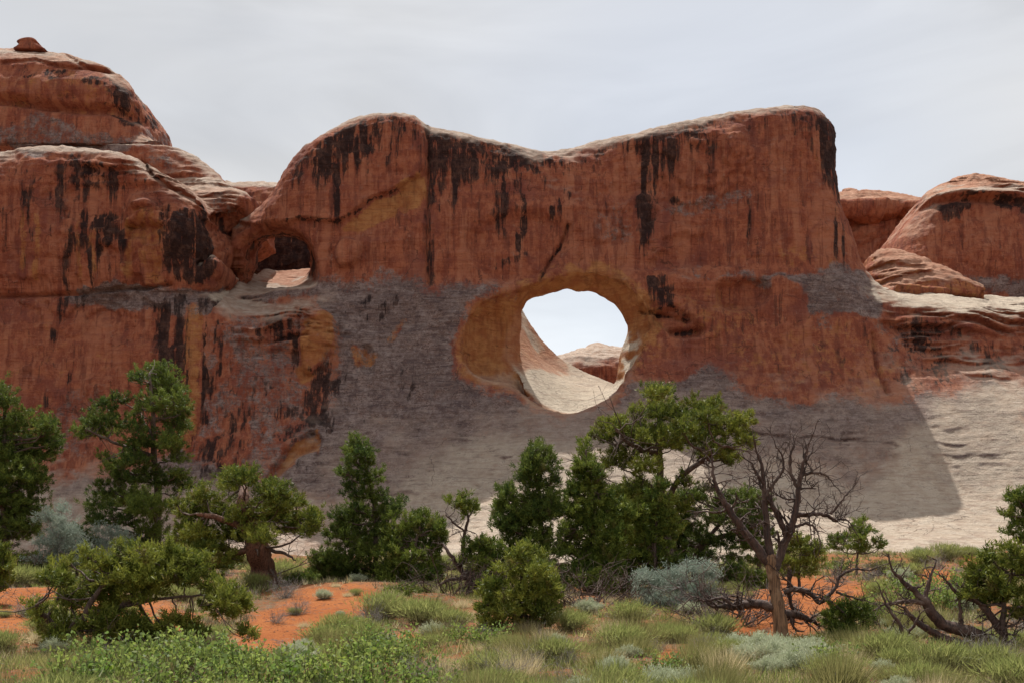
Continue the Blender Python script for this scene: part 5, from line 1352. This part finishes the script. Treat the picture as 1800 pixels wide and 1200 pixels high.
def brush(name, label, Y, px, width, height, n, seed, mat=None, r=.012, cat='dead brush'):
    rng = np.random.default_rng(seed)
    base = plant_base(px, Y); root = thing(name, base, label, cat)
    w = Wood(); m = Y / F_PX
    for k in range(n):
        a = np.array((rng.uniform(-.45, .45) * width * m, rng.uniform(-.35, .35) * width * m, -.04))
        d = unit(np.array((a[0] * 1.2 + rng.normal(0, .3), a[1] + rng.normal(0, .3), rng.uniform(.25, 1.0))))
        twigs(w, a, d, height * m * rng.uniform(.5, .95), r * rng.uniform(.6, 1.2), 2, rng, .8, .05)
    w.object('twigs', mat or M_DEAD, root)
brush('dead_brush', 'tangled brown dead brush under the upright junipers, right of the round bush', 31, 1035, 120, 85, 44, 21, None, .020)
brush('dead_brush', 'dark tangle of dead twigs at the foot of the gnarled half-dead juniper', 33.5, 800, 120, 75, 40, 22, None, .020)
brush('dead_brush', 'leafless dark thicket at the base of the left edge juniper', 43, 40, 110, 85, 40, 23, None, .022)
brush('dead_brush', 'brown bare thicket left of the dead tree, under its long low limb', 27.5, 1290, 110, 120, 44, 24, None, .017)
# ------------------------------------------------------------------ shrubs of the foreground and slopes
def shrub_mesh(kind, rng):
    """returns stems Wood and foliage arrays for a shrub about 1 m wide"""
    w = Wood(); B, D, T, L, W = [], [], [], [], []
    if kind == 'broadleaf':
        for k in range(34):
            a = np.r_[rng.normal(0, .22, 2), -.03]
            d = unit(np.array((a[0] * 1.0 + rng.normal(0, .22), a[1] + rng.normal(0, .22), 1)))
            h = rng.uniform(.45, .95); n = 5
            pts = a + np.outer(np.linspace(0, h, n), d) + np.r_[np.zeros((1, 3)), rng.standard_normal((n - 1, 3)) * .02]
            w.tube(pts, np.linspace(.008, .003, n), 4)
            m = rng.integers(14, 26)
            t = rng.uniform(.35, 1.02, m)
            p = a + d * (t * h)[:, None] + rng.standard_normal((m, 3)) * .06
            B.append(p); D.append(unit(rng.standard_normal((m, 3)) * .8 + d * .5 + np.array((0, 0, .1))))
            c = np.array((.095, .150, .036)) + rng.uniform(0, 1) ** 1.3 * np.array((.135, .125, .035))
            T.append(c + rng.normal(0, .012, (m, 1))); L.append(rng.uniform(.065, .12, m)); W.append(rng.uniform(.02, .036, m))
        quad = True
    elif kind == 'sage':
        for k in range(150):
            lobe = [(-.8, .1), (.7, -.3), (.1, .7), (-.1, -.8), (0, 0), (.6, .6), (-.6, .6)][k % 7]
            d = unit(np.r_[np.array(lobe) + rng.normal(0, .22, 2), rng.uniform(.55, 1)])
            h = .5 * rng.uniform(.7, 1.05) * (1 - .25 * abs(d[0]))
            a = np.r_[rng.normal(0, .07, 2), -.02]
            e = a + d * h
            if k % 3 == 0: w.tube([a, (a + e) / 2 + rng.standard_normal(3) * .02, e], [.006, .004, .002], 4)
            m = 42
            t = rng.uniform(.45, 1.05, m)
            B.append(a + d * (t * h)[:, None] + rng.standard_normal((m, 3)) * .035)
            D.append(unit(d * .9 + rng.standard_normal((m, 3)) * .5 + np.array((0, 0, .25))))
            c = np.array((.37, .40, .265)) + rng.uniform(0, 1) * np.array((.09, .09, .08))
            T.append(c + rng.normal(0, .015, (m, 1))); L.append(rng.uniform(.045, .09, m)); W.append(rng.uniform(.007, .012, m))
        quad = False
    elif kind in ('rabbitbrush', 'ephedra', 'drygrass'):
        n = {'rabbitbrush': 1900, 'ephedra': 800, 'drygrass': 520}[kind]
        a = np.c_[rng.normal(0, .13, (n, 2)), np.full(n, -.02)]
        lob = rng.normal(0, .30, (9, 2))[rng.integers(0, 9, n)]
        d = unit(np.c_[a[:, :2] * 2.0 + lob + rng.normal(0, .20, (n, 2)), np.ones(n)])
        one = rng.uniform(0, 1, (n, 1))
        if kind == 'rabbitbrush':
            t = rng.uniform(0, .42, n) ** .8; a = a + d * t[:, None]
            hi = np.clip(t / .42, 0, 1)[:, None]
            c = np.array((.155, .185, .055)) + one * np.array((.11, .09, .04))
            c = np.array((.11, .085, .05)) * (1 - hi) + c * hi
            l = rng.uniform(.09, .22, n); ww = rng.uniform(.005, .010, n)
            d = unit(d + rng.standard_normal((n, 3)) * .35)
        elif kind == 'ephedra':
            c = np.array((.12, .125, .042)) + one * np.array((.13, .10, .05)); l = rng.uniform(.3, .8, n); ww = rng.uniform(.004, .008, n)
        else:
            c = np.array((.36, .30, .17)) + one * np.array((.16, .14, .10)); l = rng.uniform(.25, .6, n); ww = rng.uniform(.003, .006, n)
        B, D, T, L, W = [a], [d], [c], [l], [ww]
        for k in range(14):
            i = rng.integers(n); w.tube([a[i] * .3, a[i] * .3 + d[i] * .12, a[i] * .3 + d[i] * .25], [.006, .005, .003], 4)
        quad = False
    elif kind == 'greytwig':
        for k in range(30):
            d = unit(np.r_[rng.normal(0, .6, 2), rng.uniform(.4, 1)])
            twigs(w, np.r_[rng.normal(0, .06, 2), -.02], d, rng.uniform(.3, .5), .006, 2, rng, .5, .2)
        n = 200
        a = unit(rng.standard_normal((n, 3))) * .3 * rng.uniform(.5, 1, (n, 1)); a[:, 2] = np.abs(a[:, 2]) + .05
        B, D, T, L, W = [a], [unit(rng.standard_normal((n, 3)))], [np.array((.24, .23, .19)) + rng.normal(0, .03, (n, 1))], [rng.uniform(.02, .04, n)], [rng.uniform(.003, .005, n)]
        quad = False
    B, D, T, L, W = (np.concatenate(q) for q in (B, D, T, L, W))
    v, f = cards(B, D, L, W, rng, quad)
    return w, v, f, np.repeat(np.c_[np.clip(T, 0, 1), np.ones(len(B))], 4 if quad else 3, 0)

KINDS = {'broadleaf': ('leafy_shrub', M_LEAF, M_BARK, 'shrub'), 'sage': ('sagebrush', M_SAGE, M_TWIG, 'shrub'), 'rabbitbrush': ('rabbitbrush', M_GRASS, M_TWIG, 'shrub'),
         'ephedra': ('wiry_shrub', M_GRASS, M_TWIG, 'shrub'), 'drygrass': ('grass_clump', M_GRASS, M_TWIG, 'grass clump'), 'greytwig': ('twiggy_shrub', M_SAGE, M_TWIG, 'shrub')}
PROTO = {}
for kd in KINDS:
    PROTO[kd] = []
    for s in range(3):
        rng = np.random.default_rng(300 + s * 17 + len(kd))
        w, v, f, col = shrub_mesh(kd, rng)
        vv = np.concatenate(w.v); ff = np.concatenate(w.f); tri = ff[:, 2] == ff[:, 3]
        PROTO[kd].append((mesh_np('stems', vv, [x for x in (ff[~tri], ff[tri][:, :3]) if len(x)], KINDS[kd][2], True),
                          mesh_np('foliage', v, f, KINDS[kd][1], False, {'tint': col})))
def shrub(kd, px, Y, size, label, group=None, squash=1.0):
    x = (px - CX) / F_PX * Y
    z = float(ground_z(x, Y))
    o = thing(KINDS[kd][0], (x, Y, z), label, KINDS[kd][3], group)
    s = PROTO[kd][int(RNG.integers(3))]
    o.rotation_euler = (0, 0, RNG.uniform(0, 6.28))
    o.scale = (size, size, size * squash)
    link('stems', s[0], o); link('foliage', s[1], o)
    return o

def row_to_Y(px, row):
    """distance at which the ground is seen at that row"""
    ys = np.linspace(9, 72, 500)
    zz = ground_z((px - CX) / F_PX * ys, ys)
    r = HY - (zz - CAM_Z) / ys * F_PX
    k = np.nonzero(r <= row)[0]
    return ys[k[0]] if len(k) else 70.0

# thicket of leafy shrubs along the bottom left: they run together and look alike
G1 = 'leafy shrubs of the thicket along the bottom left'
for px, Y, s in ((130, 13.5, .9), (215, 14, 1.0), (300, 13.5, .95), (385, 14, .95), (470, 13.6, .95), (555, 14, .95), (640, 13.8, .95), (720, 14.2, .85), (790, 13.6, .6), (60, 12.8, .6),
                 (180, 16.5, .95), (260, 17, 1.0), (340, 16.8, 1.05), (420, 17.2, .8), (500, 17, .75), (590, 17.4, .85), (660, 17, 1.0), (730, 17, .85), (300, 18.5, 1.0), (380, 19, .95), (640, 19.5, .8), (690, 19.5, .95),
                 (240, 12, .7), (350, 12, .7), (450, 12.1, .72), (550, 12, .7), (650, 12.2, .65)):
    shrub('broadleaf', px, Y, s * .78, 'leafy bright green shrub in the thicket along the bottom left', G1)
# sage clump before the dead tree
G2 = 'silver sagebrush in the clump before the dead tree'
for px, Y, s in ((1290, 20.5, .8), (1335, 20, .95), (1380, 19.5, .85), (1425, 20, .75), (1310, 18.5, .75), (1360, 17.8, .85), (1410, 17.5, .8), (1440, 18.3, .65), (1470, 19.2, .5), (1395, 16.2, .7), (1350, 15.8, .55), (1450, 16, .6)):
    shrub('sage', px, Y, s, 'silver green sagebrush in the clump in front of the dead tree', G2)
shrub('sage', 1065, 14.2, .62, 'pale sagebrush at the bottom edge, left one of the near pair')
shrub('sage', 1165, 14.2, .72, 'pale fluffy sagebrush at the bottom edge, right one of the near pair')
# single shrubs
for kd, px, row, s, label in (
    ('rabbitbrush', 745, 1098, 1.25, 'vivid green bushy rabbitbrush right of the sand mound'),
    ('rabbitbrush', 790, 1103, .9, 'yellow green rabbitbrush right of the vivid green one'),
    ('rabbitbrush', 30, 1030, 1.5, 'yellow green brush on the slope at the left edge'),
    ('rabbitbrush', 85, 1028, 1.3, 'pale green brush beside the orange sand at the left'),
    ('greytwig', 50, 1085, 1.2, 'dark grey mound of twigs on orange sand at the far left'),
    ('greytwig', 420, 1060, 1.1, 'grey twiggy shrub at the base of the thick red trunk, left side'),
    ('greytwig', 500, 1050, 1.2, 'grey twiggy shrub at the base of the thick red trunk, right side'),
    ('sage', 568, 1052, .6, 'small green tuft at the crest of the sand mound'),
    ('greytwig', 525, 1080, .9, 'flat dead twiggy shrub halfway down the bare sand'),
    ('greytwig', 485, 1095, .7, 'low grey shrublet at the left foot of the bare sand'),
    ('sage', 598, 1082, .3, 'tiny tuft in the middle of the bare sand'),
    ('rabbitbrush', 595, 1112, .9, 'dry green shrub where the sand meets the leafy thicket'),
    ('rabbitbrush', 670, 1088, 1.3, 'round pale green brush at the right rim of the sand'),
    ('greytwig', 655, 1098, 1.0, 'grey dead shrub at the right rim of the sand'),
    ('rabbitbrush', 1105, 1095, 1.1, 'pale tipped rabbitbrush before the dead brush'),
    ('ephedra', 1110, 1140, 1.15, 'olive wiry shrub in the middle of the grass'),
    ('ephedra', 950, 1165, 1.0, 'tall olive wiry shrub with arching stems under the round bush'),
    ('ephedra', 905, 1155, .8, 'thin olive wiry shrub left of the tall arching one'),
    ('drygrass', 915, 1188, .9, 'pale straw coloured grass clump at the bottom, below the round bush'),
    ('drygrass', 1075, 1118, .9, 'white dry grass clump by the pale tipped rabbitbrush'),
    ('ephedra', 1215, 1178, .9, 'brown green wiry shrub beside the near sagebrush pair'),
    ('drygrass', 1270, 1180, .9, 'golden dry grass clump right of the brown green wiry shrub'),
    ('greytwig', 1715, 1178, 1.3, 'bare grey twiggy shrub in the lower right corner'),
    ('greytwig', 1790, 1120, 1.3, 'grey twiggy shrub at the right edge under the bright juniper'),
    ('rabbitbrush', 1560, 1165, 1.0, 'yellow green brush below the thin upright dead branches'),
    ('ephedra', 1520, 1160, 1.0, 'olive wiry shrub left of the yellow green brush at lower right'),
    ('drygrass', 1480, 1180, .9, 'bleached grass clump at the bottom right of the sage clump'),
    ('rabbitbrush', 1650, 1185, 1.0, 'yellow green brush left of the bare grey corner shrub'),
    ('sage', 1700, 1075, 1.0, 'silver sagebrush behind the fallen juniper'),
    ('sage', 1580, 1022, 1.2, 'silver grey sagebrush on the slope above the thin dead branches'),
    ('greytwig', 1530, 1020, 1.5, 'dusky grey shrub right of the dead tree at the edge of the orange sand'),
    ('rabbitbrush', 1660, 985, 1.8, 'olive brush at the foot of the sunlit slickrock, right side'),
    ('rabbitbrush', 1620, 992, 1.6, 'green brush at the foot of the sunlit slickrock, left of the olive one'),
    ('greytwig', 1650, 1000, 1.5, 'purple grey twiggy shrub below the olive brush'),
    ('sage', 1615, 978, 1.2, 'thin silver shrub against the sunlit slickrock'),
    ('rabbitbrush', 1420, 985, 1.8, 'bright green leafy brush behind the dead tree, right side'),
    ('rabbitbrush', 1370, 1000, 1.6, 'green brush seen through the fork of the dead tree'),
    ('broadleaf', 1600, 1060, 1.1, 'lush green shrub behind the fallen juniper limbs'),
    ('broadleaf', 1650, 1075, 1.0, 'lush green shrub between the limbs of the fallen juniper'),
    ('broadleaf', 1680, 1045, 1.0, 'lush green shrub below the bright right edge juniper'),
    ('broadleaf', 1530, 1090, .8, 'lush green shrub between the dark low bush and the thin dead branches'),
    ('rabbitbrush', 1740, 1185, .9, 'small green brush in the lower right corner'),
    ('broadleaf', 1470, 1010, 1.0, 'green shrub on the rim of the orange sand right of the dead tree'),
    ('rabbitbrush', 1260, 1120, 1.0, 'grey green brush left of the trunk base of the dead tree'),
    ('ephedra', 1180, 1120, .9, 'olive tuft in front of the broad silver shrub'),
    ('greytwig', 1240, 1105, 1.0, 'grey twigs in front of the broad silver shrub'),
    ('broadleaf', 860, 1140, .6, 'green shrublet at the left foot of the round bush'),
    ('rabbitbrush', 1000, 1110, 1.0, 'dark green brush at the right foot of the round bush')):
    shrub(kd, px, row_to_Y(px, row), s, label)

# the rest of the brush that stands in the grass, each kind alike all over
rs = np.random.default_rng(505)
FIELD = (('rabbitbrush', 56, 'yellow green brush standing in the grassy foreground', (.55, 1.0)), ('ephedra', 54, 'olive wiry shrub standing in the grassy foreground', (.5, .95)),
         ('sage', 44, 'small silver sagebrush standing in the grassy foreground', (.4, .85)), ('greytwig', 34, 'grey leafless twiggy shrublet standing in the grassy foreground', (.5, .9)),
         ('drygrass', 34, 'straw coloured grass clump standing in the grassy foreground', (.5, .9)), ('broadleaf', 12, 'bright green leafy shrublet standing in the grassy foreground', (.4, .7)))
for kd, n, lab, (s0, s1) in FIELD:
    k = 0
    while k < n:
        Y = 12 + 28 * rs.uniform() ** 1.4
        px = rs.uniform(-60, 1860)
        x = (px - CX) / F_PX * Y
        if px < 800 and Y < 20 and rs.uniform() < .55: continue
        if litter(np.array([x]), np.array([Y]))[0] < .55: continue
        if abs(px - 1370) < 90 and Y < 26: continue
        shrub(kd, px, Y, rs.uniform(s0, s1), lab, 'low ' + KINDS[kd][0].replace('_', ' ') + ' plants of the grassy foreground', rs.uniform(.75, 1.1))
        k += 1
SLOPE = (('rabbitbrush', 26, 'green brush on the far slope at the foot of the rock', (1.0, 1.7)), ('greytwig', 14, 'dusky twiggy shrub on the far slope at the foot of the rock', (1.0, 1.6)), ('sage', 10, 'silver sagebrush on the far slope at the foot of the rock', (.7, 1.2)))
for kd, n, lab, (s0, s1) in SLOPE:
    for k in range(n):
        Y = rs.uniform(42, 66); px = rs.uniform(-40, 1860)
        shrub(kd, px, Y, rs.uniform(s0, s1), lab, KINDS[kd][0].replace('_', ' ') + ' plants of the far slope', rs.uniform(.75, 1.1))

# small dry tufts scattered over the bare sand
k = 0
while k < 34:
    Y = rs.uniform(23, 37); px = rs.uniform(-20, 700) if k % 3 else rs.uniform(1260, 1560)
    x = (px - CX) / F_PX * Y
    if litter(np.array([x]), np.array([Y]))[0] > .3: continue
    kd = ('greytwig', 'drygrass', 'rabbitbrush')[k % 3]
    lab = {'greytwig': 'small dead grey twiggy tuft on the bare orange sand', 'drygrass': 'small dry grass tuft on the bare orange sand', 'rabbitbrush': 'small green tuft on the bare orange sand'}[kd]
    shrub(kd, px, Y, rs.uniform(.22, .5), lab, KINDS[kd][0].replace('_', ' ') + ' tufts on the bare sand', rs.uniform(.6, 1))
    k += 1

# ---------------- sticks, bark bits and pebbles lying on the sand
def debris(n, seed):
    rng = np.random.default_rng(seed)
    Y = 13 + 30 * rng.uniform(0, 1, n) ** 1.2
    X = rng.uniform(-1, 1, n) * (Y * .5 + 1)
    c = np.stack([X, Y, ground_z(X, Y) + .004], 1)
    stick = rng.uniform(0, 1, n) < .45
    ax = unit(np.c_[rng.standard_normal((n, 2)), rng.normal(0, .12, n)]); sd = unit(np.cross(ax, np.array((0, 0, 1.)))); up = np.cross(sd, ax)
    L = np.where(stick, rng.uniform(.05, .22, n), rng.uniform(.008, .03, n))[:, None]; W = np.where(stick, rng.uniform(.004, .009, n), rng.uniform(.008, .028, n))[:, None]
    H = np.where(stick, .010, rng.uniform(.010, .03, n))[:, None]
    v = np.stack([c + ax * L, c + sd * W, c - ax * L, c - sd * W, c + up * H + ax * L * .2], 1).reshape(-1, 3)
    i = 5 * np.arange(n)[:, None]
    f = np.concatenate([i + np.array((a, (a + 1) % 4, 4)) for a in range(4)])
    col = np.where(stick[:, None], np.array((.15, .11, .085)), np.array((.24, .085, .04))) * rng.uniform(.5, 1.5, (n, 1))
    o = link('sand_litter', mesh_np('sand_litter', v, f, M_GRASS, False, {'tint': np.repeat(np.c_[col, np.ones(n)], 5, 0)}))
    tag(o, 'dry sticks and small pebbles littering the orange sand', 'litter', None, 'stuff')
debris(16000, 77)

# ---------------- grass and low herbs: nobody could count them
def meadow(name, n, seed, kinds):
    rng = np.random.default_rng(seed)
    Y = 10.5 + (68 - 10.5) * rng.uniform(0, 1, n) ** 1.7
    X = rng.uniform(-1, 1, n) * (Y * .60 + 5)
    clump = .5 + .8 * fbm(X * .9, Y * .9, 0 * X, 3, seed)
    keep = (litter(X, Y) > rng.uniform(.25, .95, n)) & (rng.uniform(0, 1, n) < np.clip(clump * 1.7 - .35, .03, 1))
    X, Y = X[keep], Y[keep]; n = len(X)
    per = 7
    kind = fbm(X * .3, Y * .3, 0 * X, 3, seed + 3) + rng.normal(0, .5, n)
    pal = np.array(kinds)
    ki = np.clip(((kind + 1) / 2 * len(pal)).astype(int), 0, len(pal) - 1)
    h = rng.uniform(.05, .17, n) * np.clip(.45 + 1.3 * clump[keep], .3, 2.0)
    b = np.stack([X, Y, ground_z(X, Y) - .01], 1)[:, None, :] + np.concatenate([rng.normal(0, .05, (n, per, 2)), np.zeros((n, per, 1))], 2)
    d = unit(np.concatenate([rng.normal(0, .42, (n, per, 2)), np.ones((n, per, 1))], 2))
    c = pal[ki][:, None, :] * rng.uniform(.6, 1.25, (n, 1, 1)) * rng.uniform(.8, 1.2, (n, per, 1))
    sc = np.clip(Y / 22, .8, 2.2)[:, None]
    L = (h[:, None] * rng.uniform(.6, 1.3, (n, per))).ravel(); W = (rng.uniform(.005, .010, (n, per)) * sc).ravel()
    v, f = cards(b.reshape(-1, 3), d.reshape(-1, 3), L, W, rng)
    me = mesh_np(name, v, f, M_GRASS, False, {'tint': np.repeat(np.c_[c.reshape(-1, 3), np.ones(n * per)], 3, 0)})
    o = link(name, me)
    return tag(o, None, None, None, 'stuff')
o = meadow("meadow_grass", 190000, 71, ((.28, .27, .10), (.19, .235, .06), (.38, .32, .17), (.12, .155, .04), (.20, .17, .10), (.22, .265, .07), (.40, .35, .22), (.14, .12, .07)))
o['label'] = 'low green and straw coloured grass and herbs between the shrubs'
o['category'] = 'grass'
